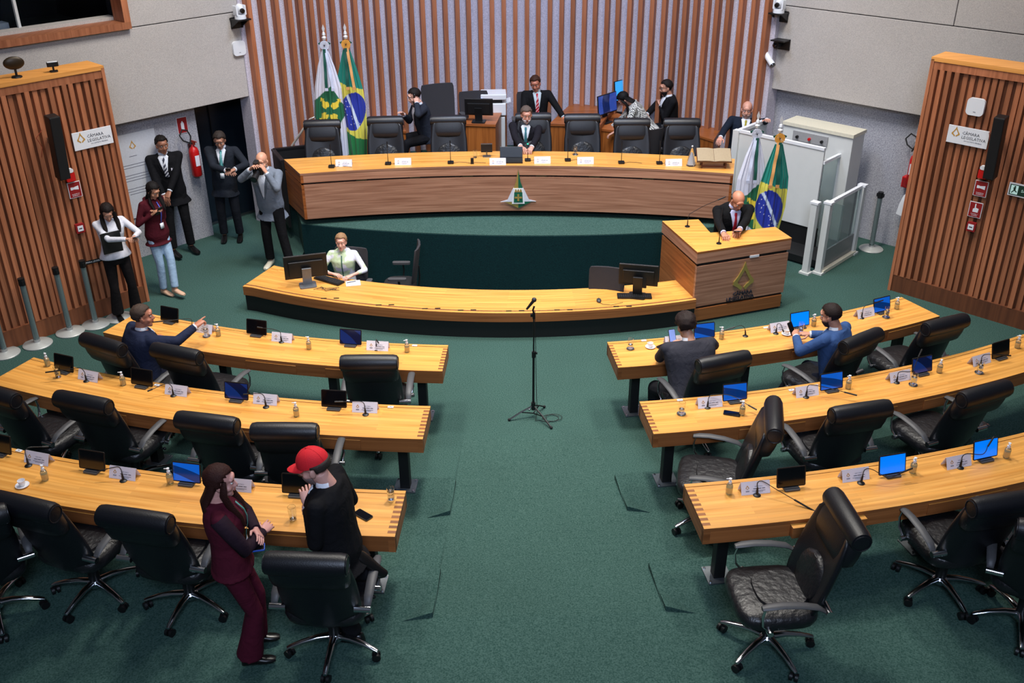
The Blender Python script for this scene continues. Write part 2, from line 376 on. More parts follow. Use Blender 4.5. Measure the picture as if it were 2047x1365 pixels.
# --- slatted back wall: gentle concave curve
BWc=(0.45,16.95-5.26); BWr=5.30
g=MB(); n=40; A=49
g.arc(BWc,BWr,BWr+.25,180-A,180+A,0,8.6,n=n); wb=g.build('wall_back',speck('wall_fabric',(176,170,182),(206,200,212),60,.15,.95),smooth=30); wb['kind']='structure'
tops=[497,526,552.5,579,600,621.5,642.5,664.5,688,709.5,732,753.5,776.5,799,822,844.5,868,890,914,936.5,960,983.5,1007,1030,1053.5,1076,1099.5,1123,1145.5,1168.5,1190,1214,1235.5,1259,1281,1304.5,1328,1350,1370,1391,1413,1434,1456,1482,1507.5,1534]
slat_me=None
for i,u in enumerate(tops):
    # intersect the pixel column with the wall cylinder at z=4.6
    d=ray(u,8); lo,hi=0.003,0.02
    for _ in range(60):
        t=(lo+hi)/2; p=CP+d*t
        if (Vector((p.x,p.y))-Vector(BWc)).length<BWr-.11 or p.y<BWc[1]: lo=t
        else: hi=t
    if slat_me is None:
        s=MB(); s.box((0,0,0),(.072,.13,8.4)); slat_me=s.mesh('slat',W_SLAT,None)
    ang=math.atan2(p.x-BWc[0],p.y-BWc[1])
    o=bpy.data.objects.new('slat',slat_me); COL.objects.link(o); o.parent=wb
    o.location=(BWc[0]+(BWr-.06)*math.sin(ang),BWc[1]+(BWr-.06)*math.cos(ang),4.3); o.rotation_euler=(0,0,-ang)
# --- slatted wooden screens at both sides
def screen(side):
    if side=='left':
        p0=Vector((-4.60,12.30,0)); d=Vector((-S2,-S2,0)); nrm=Vector((-S2,S2,0))
    else:
        p0=Vector((5.58,12.22,0)); d=Vector((.70,-.714,0)).normalized(); nrm=Vector((.714,.70,0)).normalized()
    M=Matrix(((d.x,nrm.x,0,p0.x),(d.y,nrm.y,0,p0.y),(0,0,1,0),(0,0,0,1)))
    H=3.15; L=3.6
    t=thing('wall_screen_'+side,None,None); t['kind']='structure'
    g=MB(M); g.box((L/2,.24,H/2-.02),(L-.02,.36,H-.04)); g.build('backing',W_SLATD,t,smooth=None)
    g=MB(M); g.box((L/2,.20,H),(L,.42,.05)); g.build('top_board',W_BOX,t,smooth=None)
    g=MB(M); g.box((.02,.20,H/2),(.04,.42,H)); g.build('end_board',W_SLAT,t,smooth=None)
    g=MB(M); g.box((L/2,.03,.12),(L,.05,.24)); g.build('plinth',W_SLATD,t,smooth=None)
    g=MB(M); g.box((L/2,.02,H-.07),(L,.04,.10)); g.build('top_rail',W_SLAT,t,smooth=None)
    rnd=random.Random(3 if side=='left' else 5); x=.07; mes=[]
    for dd in(.03,.045,.06):
        s=MB(); s.box((0,0,0),(.056,dd,H-.24-.12)); mes.append((s.mesh('slat',W_SLAT,None),dd))
    while x<L-.05:
        me,dd=rnd.choice(mes); o=bpy.data.objects.new('slat',me); COL.objects.link(o); o.parent=t
        o.matrix_local=M@Matrix.Translation((x,.06-dd/2,.24+(H-.36)/2)); x+=rnd.choice((.080,.088,.098))
    return t,M
SL,ML=screen('left'); SR,MR=screen('right')
# ================================================================ BIG FURNITURE
def strip(g,near,far,z0,z1):
    """slab between two plan polylines with UVs along its length"""
    n=len(near); vs=[];fs=[];uv=[]; U=[0]
    for k in range(1,n): U.append(U[-1]+(Vector(near[k])-Vector(near[k-1])).length)
    for k in range(n):
        for (p,z) in((near[k],z0),(far[k],z0),(far[k],z1),(near[k],z1)): vs.append((p[0],p[1],z))
    for k in range(n-1):
        b=4*k; w=(Vector(near[k])-Vector(far[k])).length
        for (i,j,va,vb) in((0,1,0,w),(1,2,0,z1-z0),(2,3,w,0),(3,0,z1-z0,0)):
            fs.append((b+i,b+4+i,b+4+j,b+j)); uv.append([(U[k],va),(U[k+1],va),(U[k+1],vb),(U[k],vb)])
    w=(Vector(near[0])-Vector(far[0])).length
    fs.append((0,1,2,3)); uv.append([(0,0),(w,0),(w,z1-z0),(0,z1-z0)])
    e=4*(n-1); w=(Vector(near[-1])-Vector(far[-1])).length
    fs.append((e,e+3,e+2,e+1)); uv.append([(0,0),(0,z1-z0),(w,z1-z0),(w,0)])
    return g.add(vs,fs,uv)
def top_and_sides(g):
    """material 0 on upward faces, material 1 on the others"""
    for i,f in enumerate(g.f):
        a,b,c=g.v[f[0]],g.v[f[1]],g.v[f[2]]; n=(b-a).cross(c-a)
        g.m[i]=0 if abs(n.normalized().z)>.9 else 1
    return g
def arcpts(c,r,a0,a1,n,sg=-1):
    return [(c[0]+r*math.sin(R(a0+(a1-a0)*k/n)),c[1]+sg*r*math.cos(R(a0+(a1-a0)*k/n))) for k in range(n+1)]
# ---- six curved member benches
ROWS=[(10.40,10.97,.75,0.0),(11.90,12.46,.90,Z1),(13.43,14.0,1.05,Z2)]
RN=['front','middle','rear']
def bench(ri,side,a1,posts,drawers,open_drawer=None):
    ra,rb,zt,zf=ROWS[ri]; sg=-1 if side=='left' else 1; a0=4.78*sg; a1*=sg
    t=thing('curved_bench_desk','long curved honey-coloured wooden desk, %s row on the %s of the aisle'%({0:'row nearest the rostrum,',1:'middle',2:'row nearest the viewer,'}[ri].strip(','),side),'desk',(0,0,0),0,'curved member desks')
    mid=C0[0]+(ra+rb)/2*math.sin(R(8*sg)),C0[1]-(ra+rb)/2*math.cos(R(8*sg))
    t.location=(mid[0],mid[1],zf); MI=Matrix.Translation((-mid[0],-mid[1],-zf))
    N=44
    g=MB(MI); strip(g,arcpts(C0,rb,a0,a1,N),arcpts(C0,ra+.045,a0,a1,N),zt-.03,zt); top_and_sides(g); g.build('tabletop',[W_TOP,W_FAS],t,smooth=30)
    g=MB(MI); strip(g,arcpts(C0,ra+.040,a0,a1,N),arcpts(C0,ra,a0,a1,N),zt-.03,zt+.002); top_and_sides(g); g.build('cable_lid',[W_TOP,W_FAS],t,smooth=30)
    g=MB(MI); strip(g,arcpts(C0,rb-.004,a0,a1,N),arcpts(C0,rb-.05,a0,a1,N),zt-.15,zt-.03); g.build('front_apron',W_FAS,t,smooth=30)
    g=MB(MI); strip(g,arcpts(C0,ra+.05,a0,a1,N),arcpts(C0,ra+.01,a0,a1,N),zt-.15,zt-.03); g.build('rear_apron',W_FAS,t,smooth=30)
    g=MB(MI); strip(g,arcpts(C0,rb-.05,a0+.02*sg,a1,N),arcpts(C0,ra+.05,a0+.02*sg,a1,N),zt-.13,zt-.1); g.build('under_tray',W_SLATD,t,smooth=30)
    g=MB(MI); pa=[(C0[0]+r*math.sin(R(a)),C0[1]-r*math.cos(R(a))) for (r,a) in((rb-.002,a0),(ra+.002,a0),(ra+.002,a0+.22*sg),(rb-.002,a0+.22*sg))]
    g.prism(pa,zt-.15,zt-.03); g.build('end_panel',W_FAS,t,smooth=None)
    # finger joints at the aisle end
    for k in range(8):
        r=ra+.075+k*(rb-ra-.12)/7.4; g=MB(MI)
        pa=[(C0[0]+rr*math.sin(R(a)),C0[1]-rr*math.cos(R(a))) for (rr,a) in((r,a0),(r+.03,a0),(r+.03,a0+.26*sg),(r,a0+.26*sg))]
        g.prism(pa,zt-.02,zt+.0012); g.build('finger_joint',W_FAST,t,smooth=None)
    for (d0,d1) in drawers:
        g=MB(MI); out=.05 if open_drawer==(d0,d1) else .006
        strip(g,arcpts(C0,rb+out,d0*sg,d1*sg,6),arcpts(C0,rb-.02,d0*sg,d1*sg,6),zt-.135,zt-.036); top_and_sides(g)
        o=g.build('drawer',[W_TOP,W_FAS],t,smooth=30,bevel=.002)
        if out>.01: o['label']='drawer standing slightly open'
    for pa_ in posts:
        a=R(pa_*sg); rm=(ra+rb)/2-.02; c=(C0[0]+rm*math.sin(a),C0[1]-rm*math.cos(a)); M=MI@Matrix.Translation((c[0],c[1],0))@Matrix.Rotation(a,4,'Z')
        g=MB(M); g.box((0,0,(zf+zt-.1)/2),(.095,.095,zt-.1-zf)); p=g.build('post',BLACKM,t,smooth=None,bevel=.006)
        g=MB(M); g.box((0,0,zf+.006),(.21,.21,.012)); pl=g.build('base_plate',mat('dark_steel_plate',(120,126,130),.4,.7),p,smooth=None)
        for (bx,by) in((-1,-1),(1,-1),(-1,1),(1,1)):
            g=MB(M); g.cyl((bx*.085,by*.085,zf+.01),(bx*.085,by*.085,zf+.022),.011,n=8); g.build('bolt',CHROME,p)
    return t
bench(0,'left',25.6,[6.2,11.5,18.5,24],[(8.2,11.3),(13,16),(19,22)])
bench(0,'right',25.6,[6.2,13,20,24.3],[(9,12),(15,18),(21.6,24.6)])
bench(1,'left',25.6,[5.9,12,18,23.6],[(7.4,10.4),(12.2,15.2),(18,20.5)])
bench(1,'right',27.5,[5.9,13,22.6],[(8.5,11.5),(13,16),(17.4,20.6)])
bench(2,'left',25.6,[5.9,12,17.6],[(6.5,9),(10,12.5),(14.5,17)])
bench(2,'right',25.6,[5.9,13.4,20],[(7.6,10.1),(12.4,15.4)],(7.6,10.1))
# ---- president's desk on the dais
t=thing('presiding_desk','long curved presiding table on the dais with a coat-of-arms plaque on its veneered front','desk',(0.45,13.9,DZ))
MI=Matrix.Translation((-.45,-13.9,-DZ))
NC=(-.14,.83); NR=13.14; FC=(-.27,.15); FR=14.54
def nf(off_n=0,off_f=0,n=40,e0=0,e1=0):
    near=[];far=[]
    for k in range(n+1):
        q=k/n; xn=-2.64+e0+(3.58-e1+2.64-e0)*q; xf=-2.99+e0+(3.76-e1+2.99-e0)*q
        near.append((xn,NC[1]+off_n+math.sqrt(NR**2-(xn-NC[0])**2))); far.append((xf,FC[1]+off_f+math.sqrt(FR**2-(xf-FC[0])**2)))
    return near,far
a,b=nf(); g=MB(MI); strip(g,a,b,1.27,1.30); top_and_sides(g); g.build('tabletop',[W_TOP,W_PAN],t,smooth=30)
a,b=nf(.004,0,40,.003,.003); c=[(p[0],p[1]+.06) for p in a]; g=MB(MI); strip(g,a,c,1.155,1.27); g.build('front_apron',W_PAN,t,smooth=30)
g=MB(MI); strip(g,[(p[0],p[1]+.05) for p in a],[(p[0],p[1]+.09) for p in a],.6,1.2); g.build('inner_panel',BLACKM,t,smooth=30)
c=[(p[0],p[1]+.05) for p in a]; g=MB(MI); strip(g,a,c,.60,1.125); g.build('front_panel',W_PAN,t,smooth=30)
a2,b2=nf(.30,-.1,40,.25,.2); g=MB(MI); strip(g,a2,[(p[0],p[1]+.05) for p in a2],.5,1.1); g.build('recessed_base',BLACKM,t,smooth=30)
for k in(5,10,15,22,27,32):
    g=MB(MI); p=a[k]; q=a[k+1]; strip(g,[(p[0],p[1]+.02),(q[0],q[1]+.02)],[(p[0],p[1]+.06),(q[0],q[1]+.06)],1.125,1.155); g.build('spacer',mat('olive_spacer',(78,74,44),.6),t,smooth=None)
for (n0,f0) in(((-2.64,a[0][1]),(-2.99,b[0][1])),((3.58,a[-1][1]),(3.76,b[-1][1]))):
    d=(Vector(f0)-Vector(n0)); s=.04 if n0[0]<0 else -.04
    for (z0,z1) in((.60,1.125),(1.155,1.27)):
        g=MB(MI); g.prism([n0,f0,(f0[0]+s,f0[1]),(n0[0]+s,n0[1])] if s>0 else [n0,(n0[0]+s,n0[1]),(f0[0]+s,f0[1]),f0],z0,z1); g.build('side_panel',W_DK,t,smooth=None)
# coat of arms
ec=PY(1036,400,13.93); ec.y=NC[1]+math.sqrt(NR**2-(ec.x-NC[0])**2)-.012
M=MI@Matrix.Translation((ec.x,ec.y,0))@Matrix.Rotation(R(90),4,'X')
ez=lambda v:PY(1036,v,13.93).z
zt_,zb_,zw=ez(338),ez(416),ez(403)
EM_W=mat('emblem_white',(206,210,220),.4); EM_G=mat('emblem_green',(16,92,66),.4)
em=MB(M); zs=ez(372)
em.prism([(-.265,zw),(-.16,zw+.03),(-.09,zs-.06),(-.055,zs),(.055,zs),(.09,zs-.06),(.16,zw+.03),(.265,zw)],0,.012)
e=em.build('emblem',EM_W,t,smooth=None,label='white winged coat of arms with a green and gold spire')
g=MB(M); g.prism([(0,zt_),(-.035,zs+.06),(-.07,zs-.03),(0,zs-.03)],.002,.018); g.build('spire_half',GOLDM,e,smooth=None)
g=MB(M); g.prism([(0,zt_),(0,zs-.03),(.07,zs-.03),(.035,zs+.06)],.002,.018); g.build('spire_half',EM_G,e,smooth=None)
g=MB(M); g.prism([(-.2,zw-.003),(0,zw-.003),(0,zb_)],-.004,.01); g.build('keel_half',GOLDM,e,smooth=None)
g=MB(M); g.prism([(0,zw-.003),(.2,zw-.003),(0,zb_)],-.004,.01); g.build('keel_half',EM_G,e,smooth=None)
g=MB(M); g.prism([(-.095,zw-.03),(.095,zw-.03),(.075,zs-.03),(-.075,zs-.03)],.01,.026); g.build('shield_rim',WHITE,e,smooth=None)
g=MB(M); g.prism([(-.068,zw-.005),(.068,zw-.005),(.06,zs-.09),(-.06,zs-.09)],.026,.032); g.build('shield_field',EM_G,e,smooth=None)
zc=(zw+zs-.1)/2
for k in range(4):
    g=MB(M@Matrix.Translation((0,zc,0))@Matrix.Rotation(R(90*k),4,'Z')); g.prism([(-.012,.012),(.012,.012),(.014,.04),(.02,.04),(0,.058),(-.02,.04),(-.014,.04)],.032,.037); g.build('gold_arrow',GOLDM,e,smooth=None)
g=MB(M); g.prism([(-.014,zc-.014),(.014,zc-.014),(.014,zc+.014),(-.014,zc+.014)],.031,.036); g.build('gold_square',GOLDM,e,smooth=None)
g=MB(M)
for k in(-1,0,1): g.prism([(k*.036-.018,zs-.085),(k*.036+.018,zs-.085),(k*.036+.014,zs-.06),(k*.036,zs-.035),(k*.036-.014,zs-.06)],.027,.034)
g.build('crown',GOLDM,e,smooth=None)
# ---- secretaries' curved counter
t=thing('clerk_counter','low convex wooden counter with a black base in front of the dais','counter',(.5,11.3,0)); MI=Matrix.Translation((-.5,-11.3,0))
near=arcpts((.57,18.72),7.745,-29.2,15.9,40); near[0]=(-3.21,11.93)
far=[]
for k in range(41):
    q=k/40; x=-2.92+(2.55+2.92)*q; far.append((x,19.04-math.sqrt(7.39**2-(x-.72)**2)))
g=MB(MI); strip(g,near,far,.33,.36); top_and_sides(g); g.build('counter_top',[W_TOP,W_FAS],t,smooth=30)
inn=[((p[0]*.94+q[0]*.06),(p[1]*.94+q[1]*.06)) for p,q in zip(near,far)]
g=MB(MI); strip(g,near,inn,.235,.33); g.build('apron',W_FAS,t,smooth=30)
i2=[((p[0]*.96+q[0]*.04),(p[1]*.96+q[1]*.04)) for p,q in zip(near,far)]; i3=[((p[0]*.88+q[0]*.12),(p[1]*.88+q[1]*.12)) for p,q in zip(near,far)]
g=MB(MI); strip(g,i2,i3,0,.25); g.build('base_panel',BLACKM,t,smooth=30)
g=MB(MI); i4=[((p[0]*.93+q[0]*.07),(p[1]*.93+q[1]*.07)) for p,q in zip(near,far)]; i5=[((p[0]*.90+q[0]*.10),(p[1]*.90+q[1]*.10)) for p,q in zip(near,far)]
strip(g,i4,i5,.359,.362); g.build('cable_slot',W_SLATD,t,smooth=30)
for k in(8,13,17,20,24,28,33):
    g=MB(MI)
    for j in(0,1):
        p=i4[k]; q=i5[k]; d=Vector((.05,0)); x=p[0]+j*.16
        g.box((x,p[1]-.01+.02,.363),(.07,.022,.004),(0,0,0))
    g.build('slot_grommet',BLACK,t,smooth=None)
a0=near[0];b0=far[0]; g=MB(MI); g.prism([(a0[0]+.03,a0[1]+.03),(a0[0]+.07,a0[1]+.03),(b0[0]+.06,b0[1]-.03),(b0[0]+.02,b0[1]-.03)],0,.25); g.build('end_panel',BLACKM,t,smooth=None)
# ---- lectern
t=thing('lectern','tall wooden rostrum with a gold flame-shaped emblem on its front','lectern',(3.1,11.8,0)); MI=Matrix.Translation((-3.1,-11.8,0))
FL,FRR,BR,N2,N1,B2,BL=(2.66,11.30),(3.97,11.72),(3.86,12.12),(3.45,12.02),(2.96,11.95),(2.90,12.44),(2.40,12.40)
poly=[FL,FRR,BR,N2,N1,B2,BL]
g=MB(MI); g.prism(poly,.97,1.0); top_and_sides(g); g.build('top_board',[W_TOP,W_FAS],t,smooth=None,bevel=.003)
def inset(p,k): c=Vector((3.12,11.85)); v=Vector(p); return tuple(c+(v-c)*k)
g=MB(MI); g.prism([inset(p,.998) for p in poly],.84,.97); g.build('apron',W_PAN,t,smooth=None)
g=MB(MI); g.prism([inset(p,.95) for p in poly],.10,.86); g.build('core',BLACKM,t,smooth=None)
fd=(Vector(FRR)-Vector(FL)).normalized(); fn=Vector((fd.y,-fd.x))
MF=MI@Matrix(((fd.x,0,fn.x,FL[0]),(fd.y,0,fn.y,FL[1]),(0,1,0,0),(0,0,0,1)))   # local x along the front, y up, z out
Lf=(Vector(FRR)-Vector(FL)).length
g=MB(MF); g.box((Lf/2-.005,.515,-.02),(Lf-.03,.57,.04)); g.build('front_panel',W_PAN,t,smooth=None,bevel=.003)
g=MB(MF); g.box((Lf/2-.02,.115,-.015),(Lf-.05,.17,.05)); g.build('foot_rail',W_FAS,t,smooth=None,bevel=.003)
g=MB(MF); g.box((Lf/2-.02,.03,-.12),(Lf-.2,.10,.1)); g.build('plinth',BLACKM,t,smooth=None)
sd=(Vector(BL)-Vector(FL)).normalized(); sn=Vector((-sd.y,sd.x)); Ls=(Vector(BL)-Vector(FL)).length
MS=MI@Matrix(((sd.x,0,sn.x,FL[0]),(sd.y,0,sn.y,FL[1]),(0,1,0,0),(0,0,0,1)))
g=MB(MS); g.box((Ls/2,.21,-.03),(Ls-.01,1.18,.04)); g.build('side_panel',W_FAS,t,smooth=None,bevel=.003)
g=MB(MI); g.prism([inset(p,.93) for p in poly],-.4,.12); g.build('lower_body',BLACKM,t,smooth=None)
g=MB(MF); g.box((.84,.825,-.01),(.13,.03,.04)); g.build('switch_plate',WHITE,t,smooth=None)
def flame(M,s,name,parent,mt,th=.01):
    """open flame-shaped diamond, split at its foot"""
    o_l=[(0,1.0),(-.10,.72),(-.30,.36),(-.49,.13),(-.50,-.02),(-.30,-.14),(-.12,-.31)]
    i_l=[(0,.62),(-.12,.42),(-.30,.11),(-.27,.02),(-.16,-.05),(-.04,-.18),(-.04,-.22)]
    for sg in(-1,1):
        g=MB(M); n=len(o_l); vs=[];fs=[]
        for z in(0,th):
            for (x,y) in o_l+i_l: vs.append((x*s*-sg*-1 if sg>0 else x*s*-1*-1,y*s,z)) if False else vs.append((x*s*sg,y*s,z))
        for k in range(n-1):
            a,b,c,d=k,k+1,n+k+1,n+k; fs.append((a,b,c,d)); fs.append((a+2*n,b+2*n,c+2*n,d+2*n)); fs.append((a,b,b+2*n,a+2*n)); fs.append((d,c,c+2*n,d+2*n))
        fs.append((0,n,3*n,2*n)); fs.append((n-1,2*n-1,4*n-1,3*n-1)); g.add(vs,fs); g.build(name,mt,parent,smooth=None)
flame(MF@Matrix.Translation((.71,.47,.002)),.30,'flame_emblem',t,GOLDM,.02)
for (tx,sz,yy,xx) in(('CÂMARA',.072,.325,.72),('LEGISLATIVA',.072,.26,.69)):
    text(tx,sz,'lettering',INKD,t,MF@Matrix.Translation((xx,yy,.008)),.008)
# ---- staff desks at the back of the dais
def desk_box(name,label,pts,zt,mt=W_DK,rim=True):
    c=sum((Vector(p) for p in pts),Vector((0,0)))/len(pts); t=thing(name,label,'desk',(c.x,c.y,BZ)); M=Matrix.Translation((-c.x,-c.y,-BZ))
    def ins(p,k): return tuple(c+(Vector(p)-c)*k)
    g=MB(M); g.prism(pts,zt-.04,zt); g.build('desktop',W_DK,t,smooth=None,bevel=.003)
    g=MB(M); g.prism([ins(p,.97) for p in pts],BZ-.2,zt-.04); g.build('cabinet',wood('cabinet_wood',(126,68,26),(170,100,44),vertical=True),t,smooth=None)
    return t
def pq(l,z): return [tuple(P(u,v,z)[:2]) for u,v in l]
desk_box('staff_desk','square wooden staff desk with a raised rim holding a monitor, behind the third presiding chair',pq([(927,247),(991,249),(1012,207),(932,207)],1.45),1.45)
desk_box('staff_desk','wide plank-topped wooden staff desk against the slatted wall behind the empty presiding chair',pq([(1098,247),(1200,250),(1228,215),(1142,206)],1.45),1.45)
desk_box('staff_desk','wooden staff desk carrying two lit monitors beside the bent-over figure',pq([(1195,256),(1240,262),(1262,235),(1222,222)],1.35),1.35)
desk_box('side_table','dark wooden table with upturned glasses beside the seated bald man',pq([(1394,270),(1427,280),(1445,250),(1398,243)],1.3),1.3)
desk_box('staff_desk','brown staff desk beside the flags where a man is on the phone',pq([(742,262),(812,262),(800,232),(735,225)],1.35),1.35)
# ================================================================ CHAIRS
def ring(c,hw,th,z,n=20,p=2.6,lean=0.0):
    """superellipse ring in plan, width 2*hw, thickness th"""
    out=[]
    for k in range(n):
        a=2*PI*k/n; ca,sa=math.cos(a),math.sin(a)
        x=hw*math.copysign(abs(ca)**(2/p),ca); y=th/2*math.copysign(abs(sa)**(2/p),sa)
        out.append((c[0]+x,c[1]+y+lean*(abs(x)/hw)**2*.05,z))
    return out
def make_exec_chair():
    """high-backed leather chair; faces local +Y, base at the floor"""
    t=thing('office_chair','proto','chair')
    g=MB()                       # seat
    rings=[]
    for (z,s) in((.40,.80),(.42,.96),(.46,1.0),(.495,.97),(.515,.86),(.52,.5)):
        rings.append(ring((0,.02),.275*s,.54*s,z,24,4.2))
    g.loft(rings); g.build('seat',LEATHER_R,t,smooth=60)
    g=MB(); g.loft([ring((0,-.03),.235*s,.46*s,z,24,3) for (z,s) in((.515,.75),(.535,.72),(.54,.4))]); g.build('seat_cushion',LEATHER_R,t,smooth=60)
    # back shell leaning back
    def ctr(z): return -.22-(z-.45)*.28
    prof=[(.40,.17,.05),(.44,.22,.075),(.55,.255,.085),(.70,.26,.085),(.84,.255,.08),(.95,.24,.075),(1.03,.225,.07),(1.06,.20,.05)]
    g=MB(); g.loft([ring((0,ctr(z)),hw,th,z,24,2.8,1.2) for (z,hw,th) in prof]); g.build('backrest',LEATHER,t,smooth=60)
    # rolled headrest
    zc=1.075; yc=ctr(zc)-.005; g=MB(); rr=[]
    for (x,r) in((-.25,.045),(-.245,.066),(-.21,.073),(0,.075),(.21,.073),(.245,.066),(.25,.045)):
        rr.append([(x,yc+r*1.0*math.cos(2*PI*k/18),zc+r*1.05*math.sin(2*PI*k/18)) for k in range(18)])
    g.loft(rr); h=g.build('headrest',LEATHER,t,smooth=50)
    g=MB(); rr=[]
    for (z,hw,th) in((.86,.215,.07),(.885,.24,.125),(.95,.246,.145),(1.03,.246,.145),(1.10,.235,.12)):
        rr.append(ring((0,ctr(z)),hw,th,z,20,4))
    g.loft(rr); g.build('headrest_pad',LEATHER,t,smooth=50)
    for s in(-1,1):
        g=MB(); g.tube([(s*.25,yc+.056*math.cos(a),zc+.055*math.sin(a)) for a in [2*PI*k/16 for k in range(17)]],.004,6); g.build('piping',LEATHER,h)
    g=MB(); g.loft([ring((0,ctr(z)+.045),hw,.07,z,20,2.2) for (z,hw) in((.50,.08),(.53,.15),(.60,.185),(.68,.18),(.75,.13),(.79,.05))]); g.build('lumbar_pad',LEATHER_R,t,smooth=60)
    for s in(-1,1):
        g=MB(); rr=[]
        for (y,z,w_) in((-.22,.595,.022),(-.17,.63,.03),(-.06,.655,.032),(.06,.665,.032),(.14,.66,.032),(.19,.648,.022)):
            rr.append([(s*.30+w_*math.cos(2*PI*k/10),y,z+.013*math.sin(2*PI*k/10)) for k in range(10)])
        g.loft(rr); a=g.build('armrest',GREYP,t,smooth=60)
        g=MB(); g.tube([(s*.30,.165,.645),(s*.305,.18,.58),(s*.30,.17,.50),(s*.285,.12,.44)],[.012,.012,.013,.014],8,.5); g.build('arm_strut',CHROME,t)
        g=MB(); g.cyl((s*.25,.115,.435),(s*.315,.115,.435),.020,n=12); g.build('arm_bolt',CHROME,t); g=MB(); g.cyl((s*.22,-.245,.585),(s*.325,-.245,.585),.022,n=12); g.build('arm_bolt',CHROME,t)
    g=MB(); g.cyl((0,0,.12),(0,0,.40),.028,n=14); g.cyl((0,0,.10),(0,0,.26),.04,n=14); g.build('gas_column',BLACK,t)
    g=MB(); g.rbox((0,-.02,.385),(.22,.30,.05),.03); g.build('tilt_mechanism',BLACK,t)
    g=MB(); g.cyl((.1,.05,.38),(.26,.09,.38),.007,n=8); g.sph((.27,.09,.38),.014,8,6); g.build('tilt_lever',BLACK,t)
    g=MB(); g.lathe([(.0,.075),(.05,.08),(.055,.12),(.035,.14),(0,.14)],n=16); g.build('base_hub',CHROME,t)
    for k in range(5):
        a=R(90+72*k+36); M=Matrix.Rotation(a,4,'Z')
        g=MB(M); rr=[]
        for (x,z,w_,h_) in((.03,.115,.028,.022),(.12,.122,.024,.018),(.22,.108,.020,.014),(.30,.086,.018,.012),(.325,.078,.014,.008)):
            rr.append([(x,w_*math.copysign(abs(math.cos(q))**.8,math.cos(q)),z+h_*math.sin(q)) for q in [2*PI*j/10 for j in range(10)]])
        g.loft(rr); g.build('base_leg',CHROME,t,smooth=50)
        M2=M@Matrix.Translation((.31,0,0))@Matrix.Rotation(R(40*k),4,'Z')
        g=MB(M2)
        for s in(-1,1): g.cyl((s*.008,0,.029),(s*.028,0,.029),.029,n=14)
        g.cyl((0,0,.03),(0,0,.075),.008,n=8); g.box((0,0,.045),(.02,.03,.02)); g.build('caster',BLACK,t)
    return t
EXEC=make_exec_chair(); EXEC.scale=(1.1,1.1,1.1)
def chair_px(u,v,z,deg,label,group=None,dz=1.18,proto=None,tilt=0):
    """stand a chair so that its headrest sits where seen; deg = direction it faces, 0 = to the dais, positive = to the left"""
    p=P(u,v,z+dz); a=R(deg); off=Vector((0,-.44,0)); off.rotate(Euler((0,0,a)))
    return place(proto or EXEC,USED,(p.x-off.x,p.y-off.y,z),a,label,group)
GR='high-backed black leather chairs at the member desks'
LR="on the left of the aisle"; RR_="on the right of the aisle"
B="black leather swivel chair "
chair_px(206,690,0,-30,B+"turned sideways behind the pointing man, outermost at the front left desk",GR)
chair_px(353,708,0,-22,B+"leaning beside the pointing man's elbow at the front left desk",GR)
chair_px(738,726,0,-2,B+"nearest the aisle, drawn up to the front left desk",GR)
chair_px(-12,790,Z1,-26,B+"cut by the photo's edge at the middle left desk",GR)
chair_px(166,806,Z1,-20,B+"second from the photo's edge at the middle left desk",GR)
chair_px(414,846,Z1,-14,B+"second from the aisle at the middle left desk",GR)
chair_px(569,864,Z1,-3,B+"nearest the aisle at the middle left desk, behind the red cap",GR)
chair_px(48,1014,Z2,-20,B+"at the photo's edge behind the rear left desk",GR)
chair_px(270,1040,Z2,-14,B+"between the photo's edge and the woman in burgundy",GR)
chair_px(612,1128,Z2,-5,B+"nearest the camera, under the man in the red cap",GR)
chair_px(-70,1050,Z2,30,B+"almost wholly out of frame at the lower left",GR)
chair_px(1446,724,0,17,B+"of the man in the charcoal suit at the front right desk",GR)
chair_px(1722,682,0,32,B+"of the man in the blue suit at the front right desk",GR)
chair_px(1890,650,0,22,B+"beside the slatted screen at the end of the front right desk",GR)
chair_px(1547,838,Z1,76,B+"turned side-on with its seat showing at the middle right desk",GR)
chair_px(1720,824,Z1,12,B+"square to the middle right desk, second from the aisle",GR)
chair_px(1968,788,Z1,22,B+"outermost in view at the middle right desk",GR)
chair_px(1692,1037,Z2,93,B+"swung round with empty creased seat facing the aisle, rear right",GR)
chair_px(2010,1008,Z2,10,B+"with deep blue sheen behind the rear right desk",GR)
chair_px(2120,1075,Z2,-25,B+"showing only chrome bolts and one leg at the right edge",GR)
GD='high-backed black leather chairs behind the presiding table'
for (u,v,l) in((644,250,'in front of the two hanging flags'),(770,243,'in front of the man on the telephone'),(896,241,'before the square staff desk with a monitor'),(1066,236,'occupied by the grey-bearded man at the presiding table'),(1164,238,'just beside the grey-bearded man, empty'),(1263,247,'in front of the houndstooth jacket'),(1363,247,'nearest the open book on its stand')):
    chair_px(u,v,DZ,180+(1000-u)*.01,'dark leather presiding chair '+l,GD)
